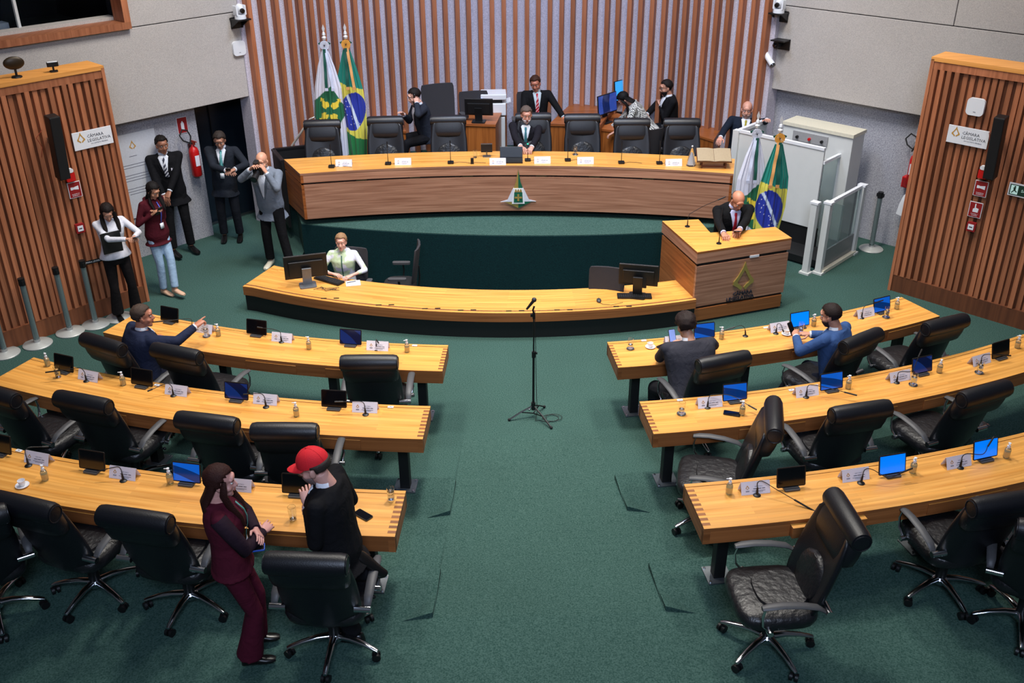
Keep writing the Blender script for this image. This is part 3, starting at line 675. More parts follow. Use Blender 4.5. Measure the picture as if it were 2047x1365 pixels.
# --- black mesh chairs
def make_mesh_chair():
    t=thing('mesh_chair','proto','chair')
    g=MB(); g.loft([ring((0,0),.24*s,.46*s,z,20,3.4) for (z,s) in((.42,.9),(.44,1),(.48,1),(.50,.9),(.505,.5))]); g.build('seat',mat('black_fabric',(20,20,22),.9,scale=200),t,smooth=60)
    g=MB(); rr=[]
    for (z,hw) in((.56,.20),(.62,.225),(.85,.235),(1.02,.235),(1.06,.22)): rr.append(ring((0,-.22-(z-.5)*.14),hw,.03,z,20,5,.8))
    g.loft(rr); g.build('backrest',mat('grey_mesh',(44,42,46),.85,scale=260,bump=.2),t,smooth=60)
    g=MB(); g.tube([(0,-.12,.40),(0,-.26,.42),(0,-.28,.60),(0,-.275,.75)],[.02,.022,.02,.012],8,.6); g.build('spine',BLACK,t)
    for s in(-1,1):
        g=MB(); g.rbox((s*.285,-.0,.67),(.075,.25,.03),.03); g.build('armrest',GREYP,t,smooth=50)
        g=MB(); g.tube([(s*.285,-.02,.655),(s*.29,-.03,.56),(s*.25,-.02,.45),(s*.15,-.0,.41)],[.022,.018,.018,.016],8,.6); g.build('arm_strut',BLACK,t)
    g=MB(); g.cyl((0,0,.1),(0,0,.42),.027,n=12); g.build('gas_column',BLACK,t)
    for k in range(5):
        a=R(90+72*k); M=Matrix.Rotation(a,4,'Z'); g=MB(M); g.tube([(.02,0,.11),(.15,0,.10),(.30,0,.075)],[.026,.021,.015],8,.6); g.build('base_leg',BLACK,t)
        g=MB(M@Matrix.Translation((.30,0,0))); g.cyl((-.02,0,.028),(.02,0,.028),.028,n=12); g.cyl((0,0,.03),(0,0,.07),.008,n=6); g.build('caster',BLACK,t)
    return t
MESHC=make_mesh_chair()
def mesh_px(u,v,z,deg,label,dz=1.04,yy=None):
    p=PY(u,v,yy) if yy else P(u,v,z+dz); k_=(p.z-z)/dz if yy else 1.0; a=R(deg); off=Vector((0,-.295*k_,0)); off.rotate(Euler((0,0,a)))
    o=place(MESHC,USED,(p.x-off.x,p.y-off.y,z),a,label,'black mesh office chairs'); o.scale=(k_,k_,k_); return o
mesh_px(703,496,-.4,170,'grey mesh-backed office chair of the seated clerk in the pale blouse')
mesh_px(838,492,-.4,88,'empty black office chair side-on in the dark pit behind the clerk counter')
mesh_px(1215,536,-.4,165,'grey mesh-backed chair behind the monitor next to the lectern')
mesh_px(872,170,BZ,200,'tall black office chair of the man on the telephone',yy=16.25)
mesh_px(945,184,BZ,190,'black leather-look office chair behind the monitor of the square staff desk',yy=16.4)
mesh_px(1060,185,BZ,180,'black office chair of the man in the red striped tie',yy=16.55)
mesh_px(1349,200,BZ,110,'black office chair of the bearded man at the lit monitors',yy=16.3)
mesh_px(1303,262,BZ-.2,20,'black office chair of the bent-over person in houndstooth')
# ================================================================ DESK ITEMS
GELW=WHITE
def make_card():
    t=thing('name_card','proto','name card')
    w_,h_,d_=.24,.10,.085
    for s,n in((1,'front_leaf'),(-1,'rear_leaf')):
        M=Matrix.Translation((0,-s*d_/2,0))@Matrix.Rotation(s*-math.atan2(d_/2,h_),4,'X')
        g=MB(M); g.box((0,0,h_/2),(w_,.0012,h_*1.03)); lf=g.build(n,PAPER,t,smooth=None)
        if s==1:
            M2=M@Matrix.Translation((0,-.0012,0))@Matrix.Rotation(R(90),4,'X')
            for sg in(-1,1):
                q=MB(M2@Matrix.Translation((-.068,.052,0))); q.add([(0,.024,0),(sg*.016,0,0),(0,-.012,0),(0,-.006,0),(sg*.009,0,0),(0,.014,0)],[(0,1,4,5),(1,2,3,4)]); q.build('printed_emblem',GOLD,lf,smooth=None)
            q=MB(M2); q.box((-.068,.030,.0002),(.03,.0035,.0004)); q.box((-.068,.024,.0002),(.03,.0035,.0004)); q.build('printed_caption',INK,lf,smooth=None)
            text('DEPUTADO',.0125,'lettering',INK,lf,M2@Matrix.Translation((.025,.062,.0004)),.0002)
            q=MB(M2)
            for x,w2,y,h2 in((-.005,.03,.044,.005),(.030,.034,.044,.005),(.066,.026,.044,.005)): q.box((x+.0,y,.0002),(w2,h2,.0004))
            q.box((.025,.027,.0002),(.11,.003,.0004)); q.box((.025,.018,.0002),(.07,.0025,.0004)); q.build('printed_lines',INKD,lf,smooth=None)
    return t
CARD=make_card()
def make_tablet(name,mt,th=.008):
    t=thing(name,'proto','tablet')
    M=Matrix.Rotation(R(-14),4,'X')
    g=MB(M@Matrix.Translation((0,0,.012))@Matrix.Rotation(R(90),4,'X')); g.rbox((0,.088,0),(.245,.17,th),.012); b=g.build('casing',BLACK,t)
    g=MB(M); g.box((0,-.0045,.10),(.228,.0012,.152)); g.build('screen',mt,t,smooth=None)
    g=MB(); g.rbox((0,.005,.006),(.13,.09,.012),.01); g.box((0,.035,.04),(.05,.012,.08),(R(14),0,0)); g.box((0,-.018,.014),(.12,.012,.012)); g.build('stand',GREYP,t)
    return t
def screen_mat(name,base,blue,frac,ang,off):
    """glossy dark screen with part of it lit blue behind a slanting edge (the picture it shows)"""
    mt,nt,b=nodes(name); N=nt.nodes; L=nt.links; b.inputs['Base Color'].default_value=srgb(base); b.inputs['Roughness'].default_value=.1
    tc=N.new('ShaderNodeTexCoord'); mp=N.new('ShaderNodeMapping'); mp.inputs['Rotation'].default_value=(0,R(ang),0); mp.inputs['Location'].default_value=(off,0,0); L.new(tc.outputs['Generated'],mp.inputs[0])
    w_=N.new('ShaderNodeTexWave'); w_.inputs['Scale'].default_value=.32*frac; w_.inputs['Distortion'].default_value=1.6; w_.inputs['Detail'].default_value=1; L.new(mp.outputs[0],w_.inputs['Vector'])
    c=N.new('ShaderNodeValToRGB'); c.color_ramp.elements[0].position=.46; c.color_ramp.elements[1].position=.5
    c.color_ramp.elements[0].color=tuple(v*.25 for v in srgb(blue)[:3])+(1,); c.color_ramp.elements[1].color=srgb(blue)
    L.new(w_.outputs['Fac'],c.inputs[0]); L.new(c.outputs[0],b.inputs['Emission Color']); b.inputs['Emission Strength'].default_value=1.1
    MATS[name]=mt; return mt
SC_OFF=SCRD
SC_NAVY=screen_mat('navy_screen',(8,10,20),(20,50,120),1,40,.1)
SC_BLUE=screen_mat('blue_screen',(8,12,30),(16,110,235),1.1,70,.35)
SC_AZ=mat('azure_screen',(0,120,240),.15,emit=1.3,noise_amt=0)
TAB={'off':make_tablet('tablet',SC_OFF),'navy':make_tablet('tablet',SC_NAVY),'blue':make_tablet('tablet',SC_BLUE),'az':make_tablet('tablet',SC_AZ)}
def make_bottle():
    t=thing('sanitizer_bottle','proto','bottle')
    g=MB(); g.lathe([(.0,0),(.024,0),(.027,.006),(.027,.075),(.022,.09),(.011,.098),(.011,.105)],n=18); g.build('bottle_body',mat('bottle_plastic',(235,235,225),.08,trans=.9,alpha=1,noise_amt=0),t,smooth=35)
    g=MB(); g.lathe([(0,.003),(.023,.003),(.0245,.01),(.0245,.062),(0,.062)],n=18); g.build('gel',GELM,t,smooth=35)
    g=MB(); g.lathe([(.013,.099),(.014,.101),(.014,.118),(.006,.12),(.005,.135),(.012,.137),(.012,.145),(0,.146)],n=14); g.cyl((0,0,.141),(-.032,0,.139),.005,.004,8); g.build('pump',WHITE,t,smooth=35)
    return t
BOT=make_bottle()
def make_glass(name,fill,coaster):
    t=thing(name,'proto','glass'); z=.008 if coaster else 0
    g=MB(); g.lathe([(0,z),(.026,z),(.031,z+.12),(.029,z+.12),(.0245,z+.012),(0,z+.012)],n=20); g.build('tumbler',GLASS,t,smooth=35)
    if fill: g=MB(); g.lathe([(0,z+.0125),(.0243,z+.0125),(.0275,z+fill),(0,z+fill)],n=20); g.build('water',WATER,t,smooth=35)
    if coaster: g=MB(); g.lathe([(0,0),(.036,0),(.043,.005),(.041,.0075),(.034,.005),(0,.005)],n=24); g.build('coaster',STEEL,t,smooth=35)
    return t
GLS={'c':make_glass('water_glass',.045,True),'w':make_glass('water_glass',.085,False),'e':make_glass('empty_glass',.012,False),'cw':make_glass('water_glass',.08,True)}
def make_cup():
    t=thing('coffee_cup','proto','cup')
    g=MB(); g.lathe([(0,.006),(.018,.006),(.022,.012),(.030,.055),(.0275,.055),(.020,.014),(0,.012)],n=20); c=g.build('cup',mat('porcelain',(232,230,232),.2,noise_amt=0),t,smooth=35)
    g=MB(); g.tube([(.028,0,.045),(.043,0,.042),(.043,0,.025),(.024,0,.018)],.0035,6); g.build('handle',MATS['porcelain'],t)
    g=MB(); g.lathe([(0,0),(.028,0),(.055,.010),(.054,.012),(.028,.004),(0,.004)],n=28); g.build('saucer',MATS['porcelain'],t,smooth=35)
    return t
CUP=make_cup()
def make_phone(name='mobile_phone'):
    t=thing(name,'proto','phone')
    g=MB(); g.rbox((0,0,.004),(.075,.155,.008),.012); g.build('case',BLACK,t)
    g=MB(); g.rbox((0,0,.0085),(.068,.148,.001),.009); g.build('screen',SCRD,t)
    return t
PHONE=make_phone()
def make_plate():
    t=thing('desk_socket','proto','socket'); g=MB(); g.rbox((0,0,.003),(.055,.030,.006),.004); g.build('face_plate',WHITE,t)
    g=MB(); g.box((0,0,.0065),(.02,.006,.001)); g.build('port',BLACK,t,smooth=None); return t
SOCK=make_plate()
def mic(u,v,zt,pts,label,bar=True,blen=None):
    """gooseneck microphone: base seen at (u,v) on the desk, the neck runs through the given (dx,dy,dz) offsets in metres"""
    p=P(u,v,zt); t=thing('gooseneck_microphone',label,'microphone',p,0,'gooseneck microphones on the member desks')
    g=MB(); g.lathe([(0,0),(.030,0),(.031,.004),(.024,.010),(.010,.014),(0,.014)],n=18); g.build('base',BLACK,t,smooth=35)
    g=MB(); g.cyl((0,0,.012),(pts[0][0]*.3,pts[0][1]*.3,.07),.011,.006,10); g.build('stem',BLACK,t)
    # smooth neck
    raw=[Vector((pts[0][0]*.3,pts[0][1]*.3,.07))]+[Vector(q) for q in pts]; sm=[]
    for k in range(len(raw)-1):
        a=raw[max(k-1,0)];b=raw[k];c=raw[k+1];d=raw[min(k+2,len(raw)-1)]
        for j in range(5):
            s=j/5; sm.append(.5*((2*b)+(c-a)*s+(2*a-5*b+4*c-d)*s*s+(3*b-a-3*c+d)*s**3))
    sm.append(raw[-1]); g=MB(); g.tube(sm,.0035,6); g.build('gooseneck',BLACK,t)
    if bar:
        d=(raw[-1]-raw[-2]).normalized(); e=raw[-1]; g=MB(); g.cyl(e,e+d*(blen or .16),.0075,n=8); g.build('capsule',BLACK,t)
    return t
zt=[r[2] for r in ROWS]
def ang(p): return math.atan2(p.x-C0[0],C0[1]-p.y)      # angle of a point about the centre of the rows
SIDE={-1:'left',1:'right'}; WHERE=('front','middle','rear')
def on_desk(proto,ri,u,v,label,group=None,rz=0,dz=0.003):
    p=P(u,v,zt[ri]+dz); return place(proto,USED,p,ang(p)+rz,label,group)
def desk_name(ri,u): return '%s %s desk'%(WHERE[ri],'left' if u<1060 else 'right')
# name cards: row, centre x, base y, wording
cards=[(0,409,662,'below the pointing hand'),(0,566,680,'between two dark tablets'),(0,756,697,'nearest the aisle'),
(1,181,757,'farthest from the aisle'),(1,356,786,'third from the aisle'),(1,533,804,'second from the aisle'),(1,731,820,'nearest the aisle'),
(2,79,922,'near the coffee cup at the photo edge'),(2,250,952,'beside the dark tablet left of the woman in burgundy'),(2,478,976,'partly behind the face of the woman in burgundy'),(2,643,986,'half hidden by the man in the red cap'),
(0,1349,686,'half hidden by the man in charcoal'),(0,1556,659,'between coffee cup and charcoal-suited man'),(0,1727,631,'farthest from the aisle'),
(1,1417,810,'nearest the aisle'),(1,1610,788,'second from the aisle'),(1,1795,758,'third from the aisle'),(1,1957,725,'farthest from the aisle'),
(2,1507,981,'nearest the aisle'),(2,1706,955,'second from the aisle, brightly lit'),(2,1911,929,'third from the aisle')]
for (ri,u,v,l) in cards: on_desk(CARD,ri,u,v,'white name card, %s, %s'%(desk_name(ri,u),l),'white tent name cards')
tabs=[('off',0,339,645,'farthest from the aisle'),('off',0,513,671,'second from the aisle'),('navy',0,701,691,'nearest the aisle'),
('off',1,128,744,'outermost, behind a water glass'),('off',1,284,773,'third from the aisle'),('navy',1,473,801,'second from the aisle'),('off',1,668,817,'nearest the aisle'),
('off',2,0,908,'cut by the edge of the photo'),('off',2,185,942,'left of the woman in burgundy'),('blue',2,374,967,'just behind the hair of the woman in burgundy'),('off',2,594,990,'before the hands of the man in the red cap'),
('blue',0,1408,678,"at the shoulder of the man in charcoal"),('az',0,1599,655,'in front of the man in the blue suit'),('blue',0,1763,625,'outermost'),
('blue',1,1469,803,'nearest the aisle'),('blue',1,1662,781,'second from the aisle'),('navy',1,1843,748,'third from the aisle'),('off',1,2000,716,'outermost in view'),
('off',2,1581,976,'nearest the aisle'),('az',2,1783,950,'second from the aisle'),('az',2,1969,919,'third from the aisle')]
D_={'off':'dark tablet','navy':'faintly navy tablet','blue':'blue-patterned tablet','az':'bright azure tablet'}
for (k,ri,u,v,l) in tabs: on_desk(TAB[k],ri,u,v,'%s, %s, %s'%(D_[k],desk_name(ri,u),l),'tablets on stands')
bots=[(0,437,671,'by the pointing hand'),(0,618,697,'mid desk'),(0,814,703,'nearest the aisle'),(1,96,731,'at the outer end'),(1,247,769,'left of the third tablet'),(1,593,831,'nearest the aisle'),
(2,91,959,'behind the coffee cup'),(2,341,965,'behind the woman in burgundy'),(0,1442,677,'beside the man in charcoal'),(0,1626,651,'at the face of the man in blue'),(0,1792,617,'at the outer end'),
(1,1483,828,'beside the black phone'),(1,1695,776,'second from the aisle'),(1,1877,744,'third from the aisle'),(1,2033,695,'at the photo edge'),(2,1457,986,'nearest the aisle'),(2,1824,944,'second from the aisle'),(2,2011,914,'third from the aisle')]
for (ri,u,v,l) in bots: on_desk(BOT,ri,u,v,'hand gel pump bottle, %s, %s'%(desk_name(ri,u),l),'hand gel bottles',random.uniform(-.6,.9))
for (k,ri,u,v,l) in (('cw',0,413,672,'covered-looking glass on a steel coaster under the pointing hand'),('w',1,117,754,'half-full water glass in front of the outermost tablet, middle left desk'),
 ('e',2,586,1038,'nearly empty straight glass between the two standing people'),('w',2,782,999,'full water glass near the aisle end of the rear left desk'),
 ('c',0,1260,697,'glass on a coaster at the aisle end of the front right desk'),('c',0,1600,665,'glass between the azure tablet and the man in blue'),('cw',0,1771,634,'half-full glass on a coaster at the outer end of the front right desk'),
 ('c',1,1362,827,'glass on a coaster at the aisle end of the middle right desk'),('cw',1,1825,769,'glass on a coaster before the third tablet of the middle right desk'),('cw',1,1957,745,'glass on a coaster before the outermost card of the middle right desk')):
    on_desk(GLS[k],ri,u,v,l,'drinking glasses')
for (ri,u,v,l) in((2,45,971,'white coffee cup on a saucer at the lower left, rear left desk'),(0,1300,694,'white coffee cup on a saucer near the aisle, front right desk'),(0,1572,668,'white coffee cup on a saucer before the man in the blue suit')):
    on_desk(CUP,ri,u,v,l,'coffee cups',2.2)
for (ri,u,v,rz,l) in((1,1463,827,R(62),'black phone lying askew on the middle right desk'),(0,1326,692,R(-62),'black phone lying by the left hand of the man in charcoal'),(2,726,1030,R(55),'dark phone lying behind the man in the red cap')):
    on_desk(PHONE,ri,u,v,l,'phones lying on desks',rz)
for (ri,u,v,l) in((0,829,691,'front left desk by the aisle'),(1,781,814,'middle left desk by the aisle'),(1,314,770,'middle left desk behind the third tablet'),(2,38,901,'rear left desk at the photo edge'),(0,1287,681,'front right desk by the aisle'),(0,1531,655,'front right desk before the second card'),(1,1359,800,'middle right desk by the aisle'),(1,1582,780,'middle right desk before the second card')):
    on_desk(SOCK,ri,u,v,'small white socket set in the '+l,'desk sockets')
def loc(ri,u,v,q): return None
ML_='black gooseneck microphone on the '
for (ri,u,v,pts,l,bl) in (
 (0,386,660,[(-.01,.02,.13),(-.12,.02,.13),(-.22,.0,.13)],'front left desk, reaching over the outermost tablet',.24),
 (0,563,684,[(-.01,.02,.12),(-.08,.04,.14),(-.20,.06,.15)],'front left desk, bent across the second tablet',.06),
 (0,753,699,[(0,0,.10),(0,.02,.12),(.01,.0,.115)],'front left desk nearest the aisle, folded short',.05),
 (1,173,762,[(-.01,.02,.10),(-.06,.04,.13),(-.22,.02,.12)],'middle left desk, outermost',.16),
 (1,347,791,[(-.01,.02,.10),(-.06,.03,.12),(-.18,-.02,.09)],'middle left desk, third from the aisle',.05),
 (1,532,814,[(-.01,.02,.11),(-.05,.04,.13),(-.16,.05,.12)],'middle left desk, second from the aisle',.05),
 (1,731,829,[(-.01,.02,.11),(-.05,.03,.13),(-.20,.03,.13)],'middle left desk, nearest the aisle',.08),
 (2,57,931,[(-.01,.03,.13),(.02,.05,.15),(.10,.10,.12)],'rear left desk, nearest the photo edge',.05),
 (2,247,961,[(-.01,.02,.10),(-.04,.03,.12),(-.14,.02,.10)],'rear left desk, left of the woman in burgundy',.04),
 (2,660,1000,[(-.01,.02,.12),(-.05,.03,.14),(-.15,.02,.20)],'rear left desk, near the man in the red cap',.09),
 (0,1490,672,[(-.02,.03,.10),(-.06,.03,.12),(-.12,.03,.10)],'front right desk, behind the tablet of the man in charcoal',.16),
 (0,1551,667,[(.01,.02,.11),(.05,.03,.10),(.07,.0,.05)],'front right desk, curled beside the coffee cup',.03),
 (0,1722,636,[(.01,.02,.10),(.04,.05,.13),(.16,.10,.14)],'front right desk, outermost',.13),
 (1,1414,815,[(.01,.02,.10),(.05,.04,.12),(.22,.03,.11),(.36,-.08,.07)],'middle right desk, nearest the aisle',.09),
 (1,1611,794,[(.01,.02,.11),(.05,.03,.12),(.20,.0,.10),(.34,-.05,.08)],'middle right desk, second from the aisle',.12),
 (1,1792,765,[(.01,.02,.10),(.05,.03,.11),(.16,.06,.10),(.24,.15,.20)],'middle right desk, third from the aisle, pointing up',.09),
 (1,1959,732,[(.01,.02,.10),(.05,.03,.12),(.17,.05,.10)],'middle right desk, outermost in view',.17),
 (2,1513,990,[(.0,.02,.11),(.04,.02,.12),(.14,-.04,.08),(.26,-.12,.04)],'rear right desk nearest the aisle, drooping onto the wood',.20),
 (2,1721,966,[(.02,.02,.12),(.08,.02,.12),(.20,-.03,.07),(.30,.0,.09)],'rear right desk, second from the aisle',.12),
 (2,1919,935,[(.01,.02,.10),(.05,.03,.12),(.18,.03,.11),(.23,.07,.16)],'rear right desk, third from the aisle',.10)):
    mic(u,v,zt[ri],pts,ML_+l,True,bl)
# ================================================================ OTHER FITTINGS
def plane_xz(M,yo,u,v):
    """point of the vertical plane y=yo of frame M seen at pixel (u,v), in that frame"""
    Mi=M.inverted(); o=Mi@CP; d=Mi.to_3x3()@ray(u,v); t=(yo-o.y)/d.y; p=o+d*t; return p.x,p.z
def face_frame(M,yo,x,z,flip):
    """X to the viewer's right, Y up, Z towards the hall"""
    X=(M.to_3x3()@Vector((1,0,0)))*(-1 if flip else 1); Z=-(M.to_3x3()@Vector((0,1,0))); o=M@Vector((x,yo,z))
    return Matrix(((X.x,0,Z.x,o.x),(X.y,0,Z.y,o.y),(0,1,0,o.z),(0,0,0,1)))
WALLS={'screenL':(ML,0.0,True),'screenR':(MR,0.0,False),'upL':(WL,-OH+.0,False),'upR':(WR,-OH,True),'lowL':(WL,0.0,False),'lowR':(WR,0.0,True)}
def on_wall(wn,u,v):
    M,yo,fl_=WALLS[wn]; x,z=plane_xz(M,yo,u,v); return face_frame(M,yo,x,z,fl_)
def wthing(name,label,cat,F,group=None):
    t=thing(name,label,cat,F.translation,0,group); return t,Matrix.Translation(-F.translation)@F
def logo(M,s,parent,mt=GOLD,th=.0008): flame(M,s,'printed_flame',parent,mt,th)
# --- chamber name boards
for wn,u,v in(('screenL',185,276),('screenR',1935,273)):
    F=on_wall(wn,u,v); side='left' if wn[-1]=='L' else 'right'
    t,M=wthing('name_board','white board with gold flame logo on the %s slatted screen'%side,'sign',F)
    g=MB(M); g.box((0,0,.006),(.50,.22,.012)); g.build('board',WHITE,t,smooth=None,bevel=.002)
    logo(M@Matrix.Translation((-.15,.005,.013)),.10,t)
    text('CÂMARA',.052,'lettering',INKD,t,M@Matrix.Translation((.035,.035,.0128))); text('LEGISLATIVA',.052,'lettering',INKD,t,M@Matrix.Translation((.075,-.018,.0128)))
    text('DO DISTRITO FEDERAL',.021,'lettering',INK,t,M@Matrix.Translation((.075,-.06,.0128)))
# --- red safety signs
def rsign(wn,u,v,label,kind,w_=.16,h_=.20):
    F=on_wall(wn,u,v); t,M=wthing('safety_sign',label,'sign',F)
    g=MB(M); g.box((0,0,.004),(w_,h_,.008)); g.build('plate',WHITE,t,smooth=None)
    g=MB(M); g.box((0,0,.009),(w_-.014,h_-.014,.002)); g.build('field',REDS,t,smooth=None)
    if kind=='bell': g=MB(M); g.box((-.035,.02,.0105),(.03,.035,.001)); g.prism([(-.02,.008),(-.02,.032),(.05,.045),(.05,-.005)],.01,.011); g.build('horn_symbol',WHITE,t,smooth=None)
    if kind=='hand': g=MB(M); g.box((-.005,.05,.0105),(.014,.06,.001)); g.prism([(-.03,-.03),(.035,-.03),(.04,.02),(.0,.03),(-.03,.01)],.01,.011); g.build('hand_symbol',WHITE,t,smooth=None)
    if kind=='ext': g=MB(M); g.prism([(-.025,-.07),(.025,-.07),(.025,.03),(.01,.045),(.01,.06),(-.01,.06),(-.01,.045),(-.025,.03)],.01,.011); g.build('extinguisher_symbol',WHITE,t,smooth=None)
    if kind!='ext': text('ALARME DE' if kind=='bell' else 'ACIONE O',.018,'lettering',WHITE,t,M@Matrix.Translation((0,-.055,.0105))); text('INCÊNDIO' if kind=='bell' else 'ALARME',.018,'lettering',WHITE,t,M@Matrix.Translation((0,-.075,.0105)))
rsign('screenL',149,379,'red fire alarm sign with horn symbol on the left screen','bell')
rsign('screenR',1961,377,'red fire alarm sign with horn symbol on the right screen','bell')
rsign('screenR',1950,419,'red sign with a pointing hand on the right screen','hand')
rsign('lowL',364,250,'red extinguisher sign on the left concrete wall','ext',.17,.24)
rsign('lowR',1844,268,'red extinguisher sign on the concrete wall beside the right screen','ext',.17,.24)
for wn,u,v,sd in(('screenL',137,348,'left'),('screenR',1968,342,'right')):
    F=on_wall(wn,u,v); t,M=wthing('alarm_beacon','red fire alarm with clear strobe above the horn sign, %s screen'%sd,'alarm',F)
    g=MB(M); g.rbox((0,-.03,.025),(.11,.11,.05),.012); g.build('housing',REDP,t); g=MB(M); g.rbox((0,.05,.03),(.09,.05,.05),.02); g.build('strobe',WHITE,t)
for wn,u,v,sd in(('screenL',158,455,'left'),('screenR',1943,452,'right')):
    F=on_wall(wn,u,v); t,M=wthing('call_point','small red manual call point low on the %s screen'%sd,'alarm',F)
    g=MB(M); g.rbox((0,0,.02),(.11,.12,.04),.01); g.build('housing',REDS,t); g=MB(M); g.box((0,0,.042),(.07,.07,.006)); g.build('press_plate',WHITE,t,smooth=None)
    g=MB(M); g.box((0,0,.046),(.04,.012,.002)); g.build('arrow_mark',INKD,t,smooth=None)
F=on_wall('screenR',2046,382); t,M=wthing('exit_sign','glowing green and white emergency exit sign with running figure at the right edge','sign',F)
g=MB(M); g.box((0,0,.01),(.34,.16,.02)); g.build('frame',WHITE,t,smooth=None); g=MB(M); g.box((0,0,.021),(.31,.13,.003)); g.build('face',mat('exit_dark',(20,60,48),.4),t,smooth=None)
g=MB(M); q=Matrix.Translation((-.09,0,.024)); g.box((-.1,0,.0235),(.085,.11,.001)); g.build('door_symbol',mat('sign_glow',(190,225,215),.5,emit=.5),t,smooth=None)
g=MB(M); g.sph((-.095,.04,.025),(.011,.011,.003),8,4); g.prism([(-.115,.03),(-.085,.03),(-.085,-.005),(-.065,-.02),(-.07,-.03),(-.098,-.012),(-.125,-.045),(-.133,-.038),(-.108,-.005)],.024,.026); g.build('running_figure',MATS['exit_dark'],t,smooth=None)
text('SAÍDA',.05,'lettering',MATS['sign_glow'],t,M@Matrix.Translation((.05,0,.024)))
# --- column loudspeakers
for wn,u,v,sd in(('screenL',100,288,'left'),('screenR',2003,288,'right')):
    F=on_wall(wn,u,v); t,M=wthing('column_loudspeaker','slim black column loudspeaker on the %s slatted screen'%sd,'loudspeaker',F)
    M2=M@Matrix.Translation((0,0,.20))@Matrix.Rotation(R(6),4,'X')
    g=MB(M2); g.box((0,0,0),(.13,.78,.15)); g.build('cabinet',BLACK,t,smooth=None,bevel=.01); g=MB(M2); g.box((0,0,.077),(.115,.75,.004)); g.build('grille',mat('speaker_cloth',(10,10,11),.95,scale=300,bump=.3),t,smooth=None)
    g=MB(M); g.box((0,.05,.08),(.05,.06,.16)); g.build('bracket',STEEL,t,smooth=None)
    g=MB(M); g.tube([(-.08,.2,.06),(-.16,.12,.05),(-.12,0,.06),(-.15,-.12,.04)],.004,6); g.build('cable',mat('red_cable',(150,60,40),.6),t)
# --- wireless access points and cameras
def ap(wn,u,v,label):
    F=on_wall(wn,u,v); t,M=wthing('wireless_access_point',label,'access point',F)
    g=MB(M); g.rbox((0,0,.02),(.21,.21,.04),.05,n=6); g.build('cover',WHITE,t); g=MB(M); g.box((0,-.06,.041),(.03,.006,.002)); g.build('indicator',INK,t,smooth=None)
ap('upL',476,96,'white rounded access point beneath the camera on the left wall'); ap('screenR',1952,213,'white rounded access point high on the right slatted screen')
def ptz(wn,u,v,label):
    F=on_wall(wn,u,v); t,M=wthing('dome_camera',label,'camera',F)
    g=MB(M); g.box((0,-.12,.01),(.20,.16,.02)); g.box((0,-.06,.12),(.22,.02,.24)); g.prism([(0,-.06),(.22,-.06),(0,-.19)],-.008,.008,Matrix.Translation((-.09,0,0))@Matrix.Rotation(R(-90),4,'Y')); g.prism([(0,-.06),(.22,-.06),(0,-.19)],-.008,.008,Matrix.Translation((.09,0,0))@Matrix.Rotation(R(-90),4,'Y')); g.build('bracket',BLACK,t,smooth=None)
    g=MB(M); g.cyl((0,-.05,.13),(0,.01,.13),.085,.08,20); g.build('camera_base',WHITE,t)
    for s in(-1,1): g=MB(M); g.rbox((s*.07,.07,.13),(.025,.14,.09),.01); g.build('yoke_arm',WHITE,t)
    g=MB(M); g.sph((0,.09,.135),(.058,.075,.07),16,10); g.build('camera_head',WHITE,t); g=MB(M); g.cyl((0,.075,.18),(0,.06,.222),.036,.033,16); g.build('lens',BLACK,t)
ptz('upL',470,28,'white pan-tilt camera on a black bracket on the left wall'); ptz('upR',1566,16,'white pan-tilt camera on a black bracket on the right wall')
F=on_wall('upR',1566,84); t,M=wthing('bracket_camera','small black camera hanging under a shelf bracket on the right wall','camera',F)
g=MB(M); g.box((0,.04,.10),(.22,.02,.2)); g.box((.02,-.03,.01),(.2,.16,.02)); g.build('bracket',BLACK,t,smooth=None); g=MB(M); g.rbox((-.04,-.03,.10),(.09,.1,.1),.03); g.build('camera_head',BLACK,t); g=MB(M); g.cyl((-.05,-.03,.15),(-.06,-.04,.175),.028,n=14); g.build('lens',SCRD,t)
F=on_wall('upR',1534,104); t,M=wthing('bullet_camera','white bullet security camera low in the corner of the right wall','camera',F)
g=MB(M); g.cyl((0,0,0),(0,0,.05),.055,n=18); g.build('mount',WHITE,t); g=MB(M); g.tube([(0,0,.04),(.03,-.01,.09),(.06,-.03,.11)],.025,10); g.build('joint',WHITE,t)
g=MB(M); g.cyl((.03,-.01,.10),(.20,-.14,.16),.045,.045,16); g.build('camera_body',WHITE,t); g=MB(M); g.cyl((.20,-.14,.16),(.215,-.152,.165),.040,n=16); g.build('lens',SCRD,t)
# --- notice board
x0,z0=plane_xz(WL,0,306,255); F=face_frame(WL,0,x0-.39,z0-.62,False)
t,M=wthing('notice_board','large white notice board with a flame logo behind the guard','notice board',F)
g=MB(M); g.box((0,0,.01),(.78,1.24,.02)); g.build('board',mat('notice_white',(196,198,204),.35),t,smooth=None); logo(M@Matrix.Translation((0.02,.42,.021)),.10,t)
for k,(y,w_) in enumerate(((.29,.12),(.17,.62),(.13,.5),(.02,.6),(-.02,.62),(-.06,.4),(-.18,.58),(-.22,.6),(-.26,.3))):
    g=MB(M); g.box((0,y,.0215),(w_,.006,.001)); g.build('printed_line',INK,t,smooth=None)
